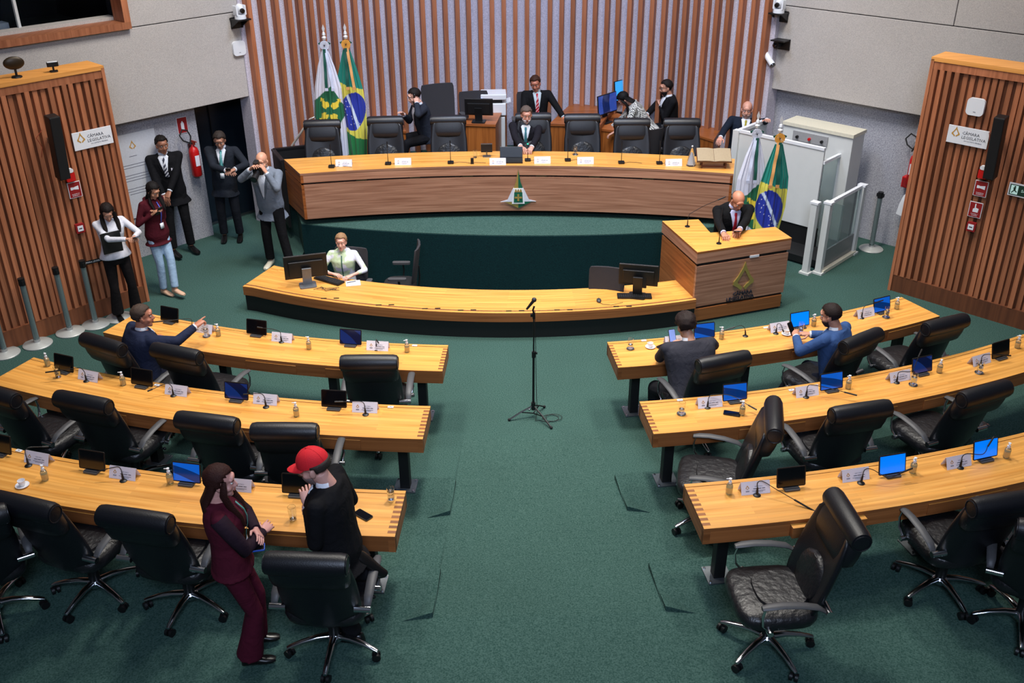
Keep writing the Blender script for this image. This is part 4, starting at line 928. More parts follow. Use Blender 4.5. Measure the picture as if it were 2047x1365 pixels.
# --- fire extinguishers
def exting(wn,u,v,label):
    F=on_wall(wn,u,v); t,M=wthing('fire_extinguisher',label,'extinguisher',F); Rr=Matrix.Rotation(R(-90),3,'X'); Mz=M@Matrix.Rotation(R(-90),4,'X')
    g=MB(Mz@Matrix.Translation((0,-.10,-.24))); g.lathe([(0,0),(.06,0),(.075,.02),(.075,.38),(.06,.43),(.025,.46),(.02,.49),(0,.49)],n=22); g.build('cylinder',REDP,t)
    g=MB(M); g.box((0,.01,.176),(.07,.16,.003)); g.build('label_sheet',PAPER,t,smooth=None)
    g=MB(M); g.box((0,.27,.11),(.03,.04,.09)); g.box((.01,.30,.13),(.02,.012,.14)); g.build('valve_handle',mat('valve_red',(150,40,20),.4,.3),t,smooth=None)
    g=MB(M); g.tube([(0,.27,.11),(-.08,.30,.12),(-.15,.34,.12),(-.19,.42,.11),(-.13,.50,.10),(-.05,.47,.10),(-.02,.38,.12),(-.06,.26,.14)],.011,8); g.build('hose',RUBBER,t)
    g=MB(M); g.box((0,.1,.01),(.06,.3,.02)); g.build('wall_bracket',STEEL,t,smooth=None)
exting('lowL',383,318,'red fire extinguisher with black hose on the left wall'); exting('lowR',1832,335,'red fire extinguisher half hidden by the right screen')
F=on_wall('lowR',1822,362); t,M=wthing('hose_box','small dark red box below the right fire extinguisher','box',F); g=MB(M); g.box((0,0,.06),(.2,.16,.12)); g.build('case',REDP,t,smooth=None,bevel=.005); g=MB(M); g.box((0,0,.123),(.17,.13,.006)); g.build('lid',REDS,t,smooth=None)
F=on_wall('lowR',1822,402); t,M=wthing('draped_cloth','white cloth hanging by the edge of the right screen','cloth',F)
g=MB(M); g.loft([[(w_*math.cos(a)*(1+.12*math.sin(5*a)),y,.10+.07*math.sin(a)) for a in [2*PI*k/24 for k in range(24)]] for (y,w_) in((.16,.03),(.10,.08),(-.05,.12),(-.2,.14))]); g.build('cloth_fold',WHITE,t)
# --- belt stanchions
def make_st():
    t=thing('belt_stanchion','proto','stanchion')
    g=MB(); g.lathe([(0,0),(.175,0),(.178,.012),(.165,.024),(.05,.04),(.04,.045),(0,.045)],n=32); g.build('base',mat('galvanised',(176,178,174),.45,.25,noise_amt=.15,scale=12),t,smooth=35)
    g=MB(); g.cyl((0,0,.04),(0,0,.84),.035,n=18); g.build('post',mat('grey_post',(128,142,142),.35,.55),t); g=MB(); g.cyl((0,0,.045),(0,0,.09),.04,n=18); g.build('collar',CHROME,t)
    g=MB(); g.cyl((0,0,.82),(0,0,.91),.04,n=16); g.box((0,0,.86),(.11,.03,.05)); g.build('belt_head',BLACK,t,smooth=35); return t
ST=make_st()
for (u,v,l) in((2,703,'at the photo edge beside the left screen'),(67,684,'second from the photo edge by the left screen'),(132,660,'third from the photo edge by the left screen'),(183,645,'fourth from the photo edge, its belt drawn out'),(230,632,'at the feet of the woman in the white blouse'),(1741,500,'alone by the right concrete wall behind the lift')):
    place(ST,USED,P(u,v-2,0)+(Vector((.09,-.09,0)) if u<400 else Vector((0,0,0))),R(-45),'grey belt stanchion, '+l,'belt stanchions')
a,b=P(183,643,0)+Vector((.09,-.09,0)),P(230,630,0)+Vector((.09,-.09,0)); t=thing('barrier_belt','black barrier belt with white lettering stretched between two stanchions','belt',(a+b)/2+Vector((0,0,.86)))
d=(b-a).normalized(); n_=Vector((d.y,-d.x,0)); M=Matrix(((d.x,0,n_.x,0),(d.y,0,n_.y,0),(0,1,0,0),(0,0,0,1))); L_=(b-a).length
g=MB(M); g.box((0,0,0),(L_-.1,.05,.002)); g.build('webbing',BLACK,t,smooth=None); text('CÂMARA LEGISLATIVA',.03,'lettering',WHITE,t,M@Matrix.Translation((0,0,.002)))
# --- microphone stand in the aisle
b=P(1066,832,0); t=thing('microphone_stand','black tripod microphone stand standing alone in the aisle','microphone stand',b)
g=MB(); g.cyl((0,0,.10),(0,0,.78),.0125,n=10); g.build('lower_tube',BLACK,t); g=MB(); g.cyl((0,0,.75),(0,0,1.22),.008,n=10); g.build('upper_tube',BLACK,t)
g=MB(); g.cyl((0,0,.74),(0,0,.81),.02,n=10); g.box((.025,0,.79),(.03,.015,.02)); g.build('clutch',BLACK,t)
g=MB(); g.cyl((0,0,.09),(0,0,.18),.024,n=10); g.build('hub',BLACK,t)
for (u,v) in((1018,841),(1088,815),(1102,857)):
    q=P(u,v,0)-b; g=MB(); g.tube([(0,0,.14),(q.x*.5,q.y*.5,.085),(q.x,q.y,.015)],.011,6,.7); lg=g.build('leg',BLACK,t); g=MB(); g.sph((q.x,q.y,.016),.017,8,6); g.build('rubber_foot',RUBBER,lg)
    g=MB(); g.cyl((0,0,.04),(q.x*.5,q.y*.5,.08),.006,n=6); g.build('brace',BLACK,lg)
g=MB(); g.sph((-.045,-.02,.10),.014,8,6); g.build('knob',CHROME,t)
g=MB(); g.cyl((0,0,1.2),(0,0,1.27),.014,n=8); g.tube([(0,0,1.26),(-.01,0,1.30),(.005,.01,1.34)],.010,8); g.box((-.02,0,1.24),(.03,.02,.03)); g.build('clip',BLACK,t)
g=MB(); g.cyl((-.075,0,1.31),(-.005,.01,1.40),.011,.017,12); g.build('microphone_body',BLACK,t); g=MB(); g.sph((.003,.012,1.412),.026,12,8); g.build('microphone_head',mat('mesh_head',(60,60,64),.5,.6,scale=300,bump=.3),t)
t=thing('microphone_cable','thin black cable coiled on the carpet beside the microphone stand','cable',b)
pts=[(0.01,-.01,1.30),(.02,-.01,.9),(.03,-.01,.4),(.04,-.02,.08),(.02,-.10,.006)]
for k in range(26): a=k*.5; pts.append((.16+.10*math.cos(a+3.6)+.003*k,-.06+.07*math.sin(a+3.6),.006+.0006*k))
g=MB(); g.tube(pts,.0032,5); g.build('cable_run',RUBBER,t)
# --- screens and keyboards
def monitor(name,label,loc,rz,w_=.54,h_=.32,lit=None,stand='silver',tilt=-6,zoff=.12):
    """screen faces local +Y... its back faces -Y"""
    t=thing(name,label,'monitor',loc,rz)
    M=Matrix.Translation((0,0,zoff))@Matrix.Rotation(R(-tilt),4,'X')
    g=MB(M); g.box((0,0,h_/2),(w_,.022,h_)); g.box((0,-.022,h_/2-.02),(w_*.8,.03,h_*.62)); g.build('casing',BLACK,t,smooth=None,bevel=.006)
    g=MB(M); g.box((0,.0125,h_/2+.005),(w_-.02,.002,h_-.03)); g.build('screen',lit or SCRD,t,smooth=None)
    g=MB(M); g.box((0,-.012,h_-.006),(w_*.98,.004,.012)); g.build('top_edge',GREYP,t,smooth=None)
    sm=mat('silver_stand',(120,124,130),.4,.5) if stand=='silver' else BLACK
    g=MB(); g.box((0,-.065,(zoff+h_*.5)/2),(.12,.02,zoff+h_*.5),(R(14),0,0)); g.build('stand_neck',sm,t,smooth=None); g=MB(); g.rbox((0,-.05,.008),(.22,.2,.016),.03); g.build('stand_foot',sm,t)
    return t
def keyboard(label,loc,rz,grp=None):
    t=thing('keyboard',label,'keyboard',loc,rz); g=MB(); g.rbox((0,0,.010),(.44,.14,.018),.01); g.build('key_tray',BLACK,t)
    for r in range(5):
        g=MB(); 
        for k in range(15): g.box((-.196+k*.028,-.048+r*.024,.022),(.022,.019,.008))
        g.build('key_row',mat('dark_keys',(34,34,37),.5),t,smooth=None,kind='stuff')
    return t
p=P(613,573,.36); monitor('monitor','large black monitor seen from behind on a silver stand beside the clerk',(p.x,p.y+.08,.36),R(15),.56,.34,zoff=.10)
keyboard('black keyboard half hidden behind the large monitor near the clerk',P(658,561,.362),R(-35))
p=P(706,566,.362); t=thing('note_paper','white sheet of note paper lying before the clerk','paper',p,R(10)); g=MB(); g.box((0,0,.001),(.19,.17,.002)); g.build('sheet',WHITE,t,smooth=None)
p=P(702,564,.366); t=thing('pen','dark pen lying across the white note paper','pen',p,R(25)); g=MB(); g.cyl((-.06,0,.005),(.06,0,.005),.004,n=8); g.build('barrel',BLACK,t); g=MB(); g.cyl((.06,0,.005),(.072,0,.005),.004,.001,8); g.build('tip',STEEL,t)
t=thing('loose_cables','tangle of thin black cables behind the large monitor','cables',P(645,580,.362))
for k in range(4):
    g=MB(); rr=random.Random(k); g.tube([(-.12+.04*k,.02*k,.01),(-.02,.05*rr.random(),.03),(.05,-.05+.03*k,.01),(.12+.03*k,.0+.02*k,.008),(.22-.03*k,-.02,.006)],.003,5); g.build('cable',RUBBER,t)
p=P(1277,597,.36); monitor('monitor','black monitor with a small computer clipped behind it, beside the lectern',(p.x,p.y+.12,.36),R(-14),.50,.30,stand='black',zoff=.14)
p=P(1279,562,.56); t=thing('mini_computer','small black box computer mounted behind the monitor by the lectern','computer',(p.x-.0,p.y-.02,p.z-.05),R(-14)); g=MB(); g.rbox((0,0,.05),(.17,.04,.15),.01); g.build('case',BLACK,t); g=MB(); g.box((-.08,-.022,.05),(.006,.004,.12)); g.build('trim',CHROME,t,smooth=None)
keyboard('black keyboard under the monitor beside the lectern',P(1268,593,.362),R(-4))
p=P(1197,602,.362); t=thing('computer_mouse','grey computer mouse alone on the clerk counter','mouse',p,0); g=MB(); g.sph((0,0,.012),(.032,.055,.024),14,8); g.build('shell',mat('mouse_grey',(60,62,62),.35),t); g=MB(); g.box((0,.02,.036),(.006,.02,.004)); g.build('wheel',BLACK,t)
g=MB(); g.tube([(0,-.05,.008),(.04,-.10,.005),(.15,-.12,.005),(.30,-.06,.005)],.0025,5); g.build('cord',RUBBER,t)
# --- rear dais equipment
p=P(763,222,1.36); monitor('monitor','black monitor in profile on the phone man\'s desk',(p.x,p.y,1.35),R(-62),.52,.34,stand='black')
p=P(958,241,1.46); monitor('monitor','black monitor seen from behind on the square staff desk',(p.x,p.y,1.45),R(-8),.46,.28,stand='black',zoff=.10)
SC_DK=screen_mat('document_screen',(10,14,40),(60,90,190),1.3,0,.2)
p=P(1214,240,1.40); monitor('monitor','monitor showing a dark blue document page, left of the pair',(p.x,p.y,1.35),R(-134),.5,.32,SC_DK,'black',zoff=.16)
SC_CY=mat('cyan_screen',(60,165,235),.2,emit=1.0,noise_amt=0)
p=P(1243,222,1.40); monitor('monitor','monitor glowing plain sky blue, right of the pair',(p.x+.06,p.y+.12,1.35),R(-136),.54,.34,SC_CY,'black',zoff=.22)
p=P(995,228,1.3); t=thing('office_printer','tall white multifunction printer at the slatted wall behind the square desk','printer',(p.x-.10,16.55,.7)); 
g=MB(); g.box((0,0,.36),(.50,.45,.72)); g.build('cabinet',WPAINT,t,smooth=None,bevel=.01); g=MB(); g.box((0,0,.86),(.54,.46,.22)); g.build('print_unit',WHITE,t,smooth=None,bevel=.015)
g=MB(); g.box((0.03,0,1.08),(.50,.44,.10)); g.build('scanner_lid',WHITE,t,smooth=None,bevel=.015); g=MB(); g.box((.02,-.05,.995),(.36,.3,.03)); g.build('output_slot',BLACK,t,smooth=None); g=MB(); g.box((-.24,-.245,1.03),(.11,.02,.08),(R(-30),0,0)); g.build('touch_panel',mat('panel_glow',(150,190,250),.3,emit=.8),t,smooth=None)
g=MB(); g.box((.3,0,.97),(.14,.3,.02),(0,R(-15),0)); g.build('side_tray',WHITE,t,smooth=None); t.scale=(.86,.86,.93)
# --- presiding table items
DT=1.302
def dmic(u,v,label,hh=.27):
    p=P(u,v,DT); t=thing('table_microphone',label,'microphone',p,0,'microphones on the presiding table'); g=MB(); g.rbox((0,0,.012),(.09,.10,.024),.02); g.build('base',BLACK,t); g=MB(); g.tube([(0,0,.02),(0,.005,.14),(.0,.02,hh)],[.006,.004,.004],6); g.build('gooseneck',BLACK,t)
    g=MB(); g.cyl((0,.02,hh-.01),(.0,.035,hh+.06),.008,n=8); g.build('capsule',BLACK,t)
    if 'lit' in label: g=MB(); g.cyl((0,.018,hh-.03),(0,.020,hh-.012),.010,n=10); g.build('light_ring',mat('green_ring',(60,255,190),.5,emit=1.5,noise_amt=0),t)
    g=MB(); g.tube([(.03,-.02,.008),(.12,.03,.005),(.22,.01,.005),(.3,-.03,.005)],.0028,5); g.build('cord',RUBBER,t)
for (u,v,l) in((663,334,'before the chair by the flags'),(776,328,'before the second presiding chair'),(901,326,'before the third presiding chair'),(1055,321,'lit before the grey-bearded man'),(1135,321,'right beside the grey-bearded man'),(1242,326,'before the houndstooth person'),(1318,327,'near the last presiding chair')): dmic(u,v,'black table microphone '+l)
for (u,v,l) in((688,331,'before the chair by the flags'),(806,328,'second from the flags'),(995,328,'beside the laptop, left'),(1084,325,'right of the grey-bearded man'),(1170,326,'before the empty fifth chair'),(1346,330,'beside the glass pyramid')): 
    place(CARD,USED,P(u,v,DT),0,'white name card on the presiding table, '+l,'white name cards on the presiding table')
p=P(1022,322,DT); t=thing('laptop','open black laptop before the grey-bearded man','laptop',p,R(178)); g=MB(); g.rbox((0,0,.01),(.34,.23,.02),.01); g.build('keyboard_deck',BLACK,t); g=MB(Matrix.Translation((0,-.115,.02))@Matrix.Rotation(R(16),4,'X')); g.box((0,0,.08),(.34,.012,.16)); g.build('lid',mat('laptop_lid',(28,30,34),.3),t,smooth=None,bevel=.004)
t.rotation_euler=(0,0,R(178)); g=MB(Matrix.Translation((0,-.115,.02))@Matrix.Rotation(R(16),4,'X')); g.box((0,-.008,.09),(.05,.002,.02)); g.build('badge',STEEL,t,smooth=None)
p=P(973,313,DT); t=thing('display_stand','small dark display on a metal foot left of the laptop','display',p); g=MB(); g.box((0,0,.13),(.17,.02,.12)); g.build('panel',BLACK,t,smooth=None); g=MB(); g.box((0,.0,.195),(.17,.03,.01)); g.build('ledge',STEEL,t,smooth=None); g=MB(); g.cyl((0,0,0),(0,0,.08),.012,n=8); g.rbox((0,0,.006),(.12,.09,.012),.02); g.build('foot',STEEL,t)
p=P(944,327,DT); t=thing('power_box','small upright black box with a cable on the presiding table','box',p); g=MB(); g.rbox((0,0,.04),(.045,.05,.08),.008); g.build('case',BLACK,t); g=MB(); g.tube([(.02,0,.02),(.1,.03,.005),(.2,.02,.005)],.003,5); g.build('cord',RUBBER,t)
for k,u,v,l in(('e',950,315,'empty glass left of the laptop on the presiding table'),('cw',1150,309,'covered glass before the empty fifth presiding chair')): place(GLS[k],USED,P(u,v,DT),0,l,'drinking glasses')
p=P(1381,331,DT); t=thing('glass_pyramid','slim faceted glass trophy between card and open book','trophy',p); g=MB(); g.lathe([(.07,0),(.07,.05),(.012,.26),(0,.27)],n=6); g.build('faceted_body',GLASS,t,smooth=None); g=MB(); g.lathe([(.05,.02),(.008,.2),(0,.2)],n=6); g.build('inner_core',WHITE,t,smooth=None); g=MB(); g.sph((0,0,.29),.014,8,6); g.build('tip',WHITE,t)
p=P(1425,333,DT); t=thing('book_stand','dark wooden book stand at the right end of the presiding table','stand',p,R(-6)); DW=mat('dark_red_wood',(84,38,24),.35)
for s in(-1,1):
    g=MB(); g.box((s*.17,-.07,.06),(.02,.02,.12)); g.build('leg',DW,t,smooth=None); g=MB(); g.box((s*.17,.07,.09),(.02,.02,.18)); g.build('leg',DW,t,smooth=None)
g=MB(); g.box((0,-.07,.03),(.34,.015,.02)); g.build('rail',DW,t,smooth=None); g=MB(); g.box((0,0,.155),(.5,.26,.015),(R(24),0,0)); g.build('sloping_board',DW,t,smooth=None)
t=thing('open_book','large open book lying on the dark wooden stand','book',(p.x,p.y,DT+.17),R(-6)); 
for s in(-1,1):
    g=MB(Matrix.Rotation(R(24),4,'X')); rr=[]
    for k in range(7): x=s*(.002+.24*k/6); h=.006+.018*math.sin(PI*min(1,k/3.2)*.5)*(1-.5*k/6); rr.append([(x,-.14,0),(x,.14,0),(x,.14,h),(x,-.14,h)])
    g.loft(rr); g.build('page_block',mat('old_paper',(158,140,112),.7),t,smooth=50)
g=MB(Matrix.Rotation(R(24),4,'X')); g.box((0,0,-.004),(.5,.29,.006)); g.build('cover',DW,t,smooth=None)
# --- lectern items
for (u,v,pts,l) in((1374,453,[(0,0,.12),(.02,.02,.17),(.20,.06,.26),(.40,.10,.33)],'black gooseneck microphone slanting towards the speaker from the lectern corner'),(1437,487,[(0,0,.15),(0,.03,.28),(.01,.05,.36)],'black gooseneck microphone standing straight before the speaker')):
    p=P(u,v,1.0); t=thing('gooseneck_microphone',l,'microphone',p); g=MB(); g.lathe([(0,0),(.035,0),(.03,.012),(0,.014)],n=16); g.build('base',BLACK,t,smooth=35); g=MB(); g.cyl((0,0,.01),(0,0,.09),.009,.006,8); g.build('stem',BLACK,t); g=MB(); g.tube([(0,0,.08)]+pts,.0035,6); g.build('gooseneck',BLACK,t)
    e=Vector(pts[-1]); d=(e-Vector(pts[-2])).normalized(); g=MB(); g.cyl(e,e+d*.11,.009,n=8); g.build('capsule',BLACK,t)
# --- webcam and round fan on the left screen
p=P(108,143,3.18); t=thing('webcam','small black and silver webcam on top of the left screen','camera',p,R(30)); g=MB(); g.rbox((0,0,.085),(.13,.05,.05),.02); g.build('body',BLACK,t); g=MB(); g.box((0,0,.113),(.11,.04,.006)); g.build('silver_top',WHITE,t,smooth=None); g=MB(); g.cyl((0,0,0),(0,0,.06),.012,n=8); g.rbox((0,0,.006),(.09,.07,.012),.02); g.build('foot',BLACK,t)
p=P(34,154,3.18); t=thing('round_antenna','dark round dish-shaped device on a foot on top of the left screen','antenna',p,R(30)); g=MB(); g.sph((0,0,.16),(.115,.03,.075),20,10); g.build('dish',mat('dark_bronze',(52,40,24),.4,.4),t); g=MB(); g.cyl((0,0,0),(0,0,.12),.014,n=8); g.build('stem',BLACK,t); g=MB(); g.lathe([(0,0),(.06,0),(.055,.012),(0,.014)],n=18); g.build('foot',BLACK,t)
# --- things in the control booth
b0=WL@Vector((wx-1.35,.7,GZ+.0))
for k,(dx,w_,h_,l) in enumerate(((-1.1,.30,.13,'white paper tray on the booth sill'),(-1.55,.34,.12,'low white box on the booth sill'))):
    q=WL@Vector((wx+dx*1.1-.3,.45,GZ+.06)); t=thing('sill_box',l,'box',q,R(45)); g=MB(); g.box((0,0,h_/2),(w_,.2,h_)); g.build('body',WHITE,t,smooth=None,bevel=.008); g=MB(); g.box((0,-.102,h_*.3),(w_*.6,.004,.02)); g.build('slot',INKD,t,smooth=None)
for (dx,dz,w_,h_,c,l,cn) in((-1.7,.5,.10,.14,(255,150,20),'small orange glowing indicator panel inside the control booth','amber'),(-2.0,1.15,.34,.10,(40,50,255),'blue glowing light strip at the top of the control booth','blue')):
    q=WL@Vector((wx+dx,1.6,GZ+dz)); t=thing('booth_lamp',l,'light',q,R(45)); g=MB(); g.box((0,0,0),(w_,.03,h_)); g.build('glowing_face',mat('glow_'+cn,c,.5,emit=1.6,noise_amt=0),t,smooth=None); g=MB(); g.box((0,.03,0),(w_+.04,.03,h_+.04)); g.build('housing',BLACK,t,smooth=None)
for (dx,dz,c,l) in((-1.95,.85,(30,220,70),'tiny green indicator lamp in the booth, lower'),(-.9,1.1,(30,220,120),'tiny green indicator lamp in the booth near the second mullion'),(-1.6,.36,(230,30,30),'tiny red indicator lamp below the orange one')):
    q=WL@Vector((wx+dx,1.6,GZ+dz)); t=thing('indicator_lamp',l,'light',q); g=MB(); g.sph((0,0,0),.022,8,6); g.build('bulb',mat('led%d'%c[0]+str(c[2]),c,.5,emit=2,noise_amt=0),t); g=MB(); g.sph((0.01,.01,-.0),.02,6,4); g.build('socket',BLACK,t)
# --- stair railing left of the dais
t=thing('stair_railing','low black stair enclosure between the doorway and the dais','railing',(-3.1,15.0,0))
def seg(p0,p1,z0,z1,th,nm,mt_):
    d=Vector((p1[0]-p0[0],p1[1]-p0[1])); a=math.atan2(d.y,d.x); g=MB(Matrix.Translation(((p0[0]+p1[0])/2+3.1,(p0[1]+p1[1])/2-15.0,(z0+z1)/2))@Matrix.Rotation(a,4,'Z')); g.box((0,0,0),(d.length,th,z1-z0)); g.build(nm,mt_,t,smooth=None)
A=PY(546,301,15.05); B_=PY(620,286,15.25); C_=PY(566,330,14.45)
seg(A,B_,.2,A.z,.04,'side_panel',BLACKM); seg(A,C_,.2,A.z,.04,'side_panel',BLACKM); seg((A.x,A.y),(B_.x,B_.y),A.z,A.z+.03,.06,'cap_rail',BLACK); seg(A,C_,A.z,A.z+.03,.06,'cap_rail',BLACK)
h0=PY(583,292,15.2); h1=PY(620,238,15.2); h2=PY(630,233,15.2); h3=PY(634,246,15.2)
t=thing('handrail','slanting polished handrail rising beside the first presiding chair','handrail',h0); g=MB(); g.tube([q-h0 for q in(h0,h0.lerp(h1,.5),h1,h2,h3)],.018,10); g.build('tube',mat('polished_rail',(215,208,196),.25,.6),t); g=MB(); g.cyl((0,0,0),(0,0,-.3),.014,n=8); g.build('post',STEEL,t)
# --- platform lift at the right
t=thing('platform_lift','white and glass wheelchair platform lift beside the right wall','lift',(4.9,13.9,0)); ML2=Matrix.Translation((-4.9,-13.9,0))
X=Vector((S2,-S2,0)); Y=Vector((S2,S2,0))      # X runs along the wall towards the viewer, Y towards the wall
LM=ML2@Matrix(((X.x,Y.x,0,0),(X.y,Y.y,0,0),(0,0,1,0),(0,0,0,1)))
def lc(p): return (p.x*X.x+p.y*X.y, p.x*Y.x+p.y*Y.y)
A=lc(P(1475,265,1.6)); B_=lc(P(1652,300,1.6)); y0=(A[1]+B_[1])/2; xa,xb=A[0],B_[0]
zbot=PY(1641,455,P(1652,300,1.6).y).z
g=MB(LM); g.box(((xa+xb)/2,y0,(zbot+1.6)/2),(xb-xa,.04,1.6-zbot)); g.build('side_panel',WPAINT,t,smooth=None,bevel=.004)
g=MB(LM); g.box(((xa+xb)/2,y0,1.62),(xb-xa,.06,.04)); g.build('panel_cap',WHITE,t,smooth=None)
g=MB(LM); g.box((xa-.03,y0,(1.62+.5)/2),(.10,.10,1.14)); g.build('corner_post',WPAINT,t,smooth=None)
g=MB(LM); g.box((xa,y0+.4,1.62),(.06,.85,.05)); g.build('gate_rail',WHITE,t,smooth=None); g=MB(LM); g.box((xa,y0+.4,1.08),(.03,.8,1.0)); g.build('upper_gate',WPAINT,t,smooth=None)
g=MB(LM); g.box(((xa+xb)/2,y0+.02,zbot/2),(xb-xa+.1,.05,zbot)); g.build('skirt',BLACKM,t,smooth=None)
c0=lc(P(1570,240,1.76)); c1=lc(P(1705,270,1.76)); cy=(c0[1]+c1[1])/2
g=MB(LM); g.box(((c0[0]+c1[0])/2,cy+.19,.86),(c1[0]-c0[0],.38,1.70)); g.build('machine_cabinet',WPAINT,t,smooth=None,bevel=.008)
g=MB(LM); g.box(((c0[0]+c1[0])/2,cy+.19,1.73),(c1[0]-c0[0]+.02,.42,.05)); g.build('cabinet_lid',mat('cream_metal',(214,208,188),.4),t,smooth=None)
pp_=lc(P(1640,265,1.6)); g=MB(LM); g.box((pp_[0],cy-.01,1.58),(.56,.03,.14)); pn=g.build('control_panel',mat('control_steel',(168,168,170),.35,.3),t,smooth=None)
for k,(dx,c) in enumerate(((-.2,BLACK),(0,REDP),(.2,BLACK))): g=MB(LM); g.cyl((pp_[0]+dx,cy-.02,1.57),(pp_[0]+dx,cy-.055,1.57),.022,n=12); g.build('button',c,pn)
xr=xb; rz_=1.42
g=MB(LM); g.box((xr,(y0+cy)/2,rz_),(.045,cy-y0,.045)); g.build('cross_rail',WHITE,t,smooth=None); g=MB(LM); g.box((xr,(y0+cy)/2,.8),(.01,cy-y0-.05,1.2)); g.build('glass_pane',mat('lift_glass',(200,214,214),.05,trans=.85,noise_amt=0,ior=1.1),t,smooth=None)
gp=[lc(P(1610,546,0)),lc(P(1636,546,0)),lc(P(1702,506,0))]; gx=(gp[1][0]+gp[2][0])/2
for k,q in enumerate(gp):
    g=MB(LM); g.box((q[0],q[1],.53),(.09,.09,1.06)); ps=g.build('gate_post',WPAINT,t,smooth=None,bevel=.004); g=MB(LM); g.box((q[0],q[1],1.07),(.12,.10,.03)); g.build('post_cap',WHITE,ps,smooth=None); g=MB(LM); g.box((q[0],q[1],.015),(.15,.13,.03)); g.build('post_foot',WPAINT,ps,smooth=None)
g=MB(LM); g.box((gx,(gp[1][1]+gp[2][1])/2,1.06),(.05,gp[2][1]-gp[1][1],.045)); g.build('gate_rail',WHITE,t,smooth=None)
g=MB(LM); g.box((gx,(gp[1][1]+gp[2][1])/2,.68),(.01,gp[2][1]-gp[1][1]-.06,.70)); g.build('glass_pane',MATS['lift_glass'],t,smooth=None)
g=MB(LM); g.box((gx,(gp[1][1]+gp[2][1])/2,.20),(.03,gp[2][1]-gp[1][1]-.06,.26)); g.build('kick_panel',mat('lift_grey',(120,122,122),.4),t,smooth=None)
g=MB(LM); g.box((gx+.02,(gp[1][1]+gp[2][1])/2,.03),(.10,gp[2][1]-gp[1][1],.05)); g.build('threshold',mat('cream_metal',(214,208,188),.4),t,smooth=None)
g=MB(LM); g.box(((xr+gx)/2-.3,(gp[1][1]+gp[2][1])/2+.05,.08),(gx-xr+.6,gp[2][1]-gp[1][1]-.1,.10)); g.build('platform_floor',BLACKM,t,smooth=None)
g=MB(LM); g.box(((xr+gx)/2,y0+.06,.45),(gx-xr-.1,.02,.8)); g.build('side_glass',MATS['lift_glass'],t,smooth=None)
# --- flags
FC_={'w':(206,208,222),'dg':(12,96,62),'y':(226,200,60),'t':(0,120,106),'g':(20,110,56),'yl':(206,200,80),'b':(18,42,150),'sky':(190,205,225)}
def inpoly(x,y,pl):
    c=False; n=len(pl); j=n-1
    for i in range(n):
        if (pl[i][1]>y)!=(pl[j][1]>y) and x<(pl[j][0]-pl[i][0])*(y-pl[i][1])/(pl[j][1]-pl[i][1])+pl[i][0]: c=not c
        j=i
    return c
def arrow_poly(cx,cy,ex,ey):
    d=Vector((ex-cx,ey-cy)); L=d.length; d/=L; n=Vector((-d.y,d.x)); c=Vector((cx,cy))
    prof=[(.18,4),(.30,26),(.52,34),(.60,20),(.80,9),(.80,24),(1.0,0)]
    return [tuple(c+d*L*a+n*b) for a,b in prof]+[tuple(c+d*L*a-n*b) for a,b in prof[::-1]]
DFP=[(485,575),(338,715),(335,875),(430,985),(545,985),(612,870),(600,770)]
DFA=[arrow_poly(480,810,395,685),arrow_poly(480,810,575,698),arrow_poly(480,810,388,915),arrow_poly(480,810,560,935)]
rs=random.Random(11); STARS=[(640+rs.random()*150,700+rs.random()*280) for _ in range(34)]
def df_col(x,y):
    if abs(x-479)<28 and abs(y-810)<33: return 'dg'
    for a in DFA:
        if inpoly(x,y,a): return 'y'
    return 'dg' if inpoly(x,y,DFP) else 'w'
def br_col(x,y):
    e=((x-718)/112)**2+((y-815)/183)**2
    if e<1:
        xc=655+(y-655)*.42-((y-655)/310)**2*22+8
        if abs(x-xc)<12: return 'sky'
        for (sx,sy) in STARS:
            if abs(x-sx)<3.2 and abs(y-sy)<3.2 and x<xc-14+(y>860)*60: return 'w'
        return 'b'
    if y<530+(x-565)*.36: return 't'
    if y<1000+(x-630)*.50: return 'yl'
    return 'g'
OUT={'df':[(240,398,448),(400,362,512),(600,337,575),(720,335,590),(880,335,612),(985,350,628),(1265,390,655)],
     'br':[(235,615,675),(400,585,735),(525,565,775),(610,568,800),(800,585,830),(1000,632,848),(1310,700,850)]}
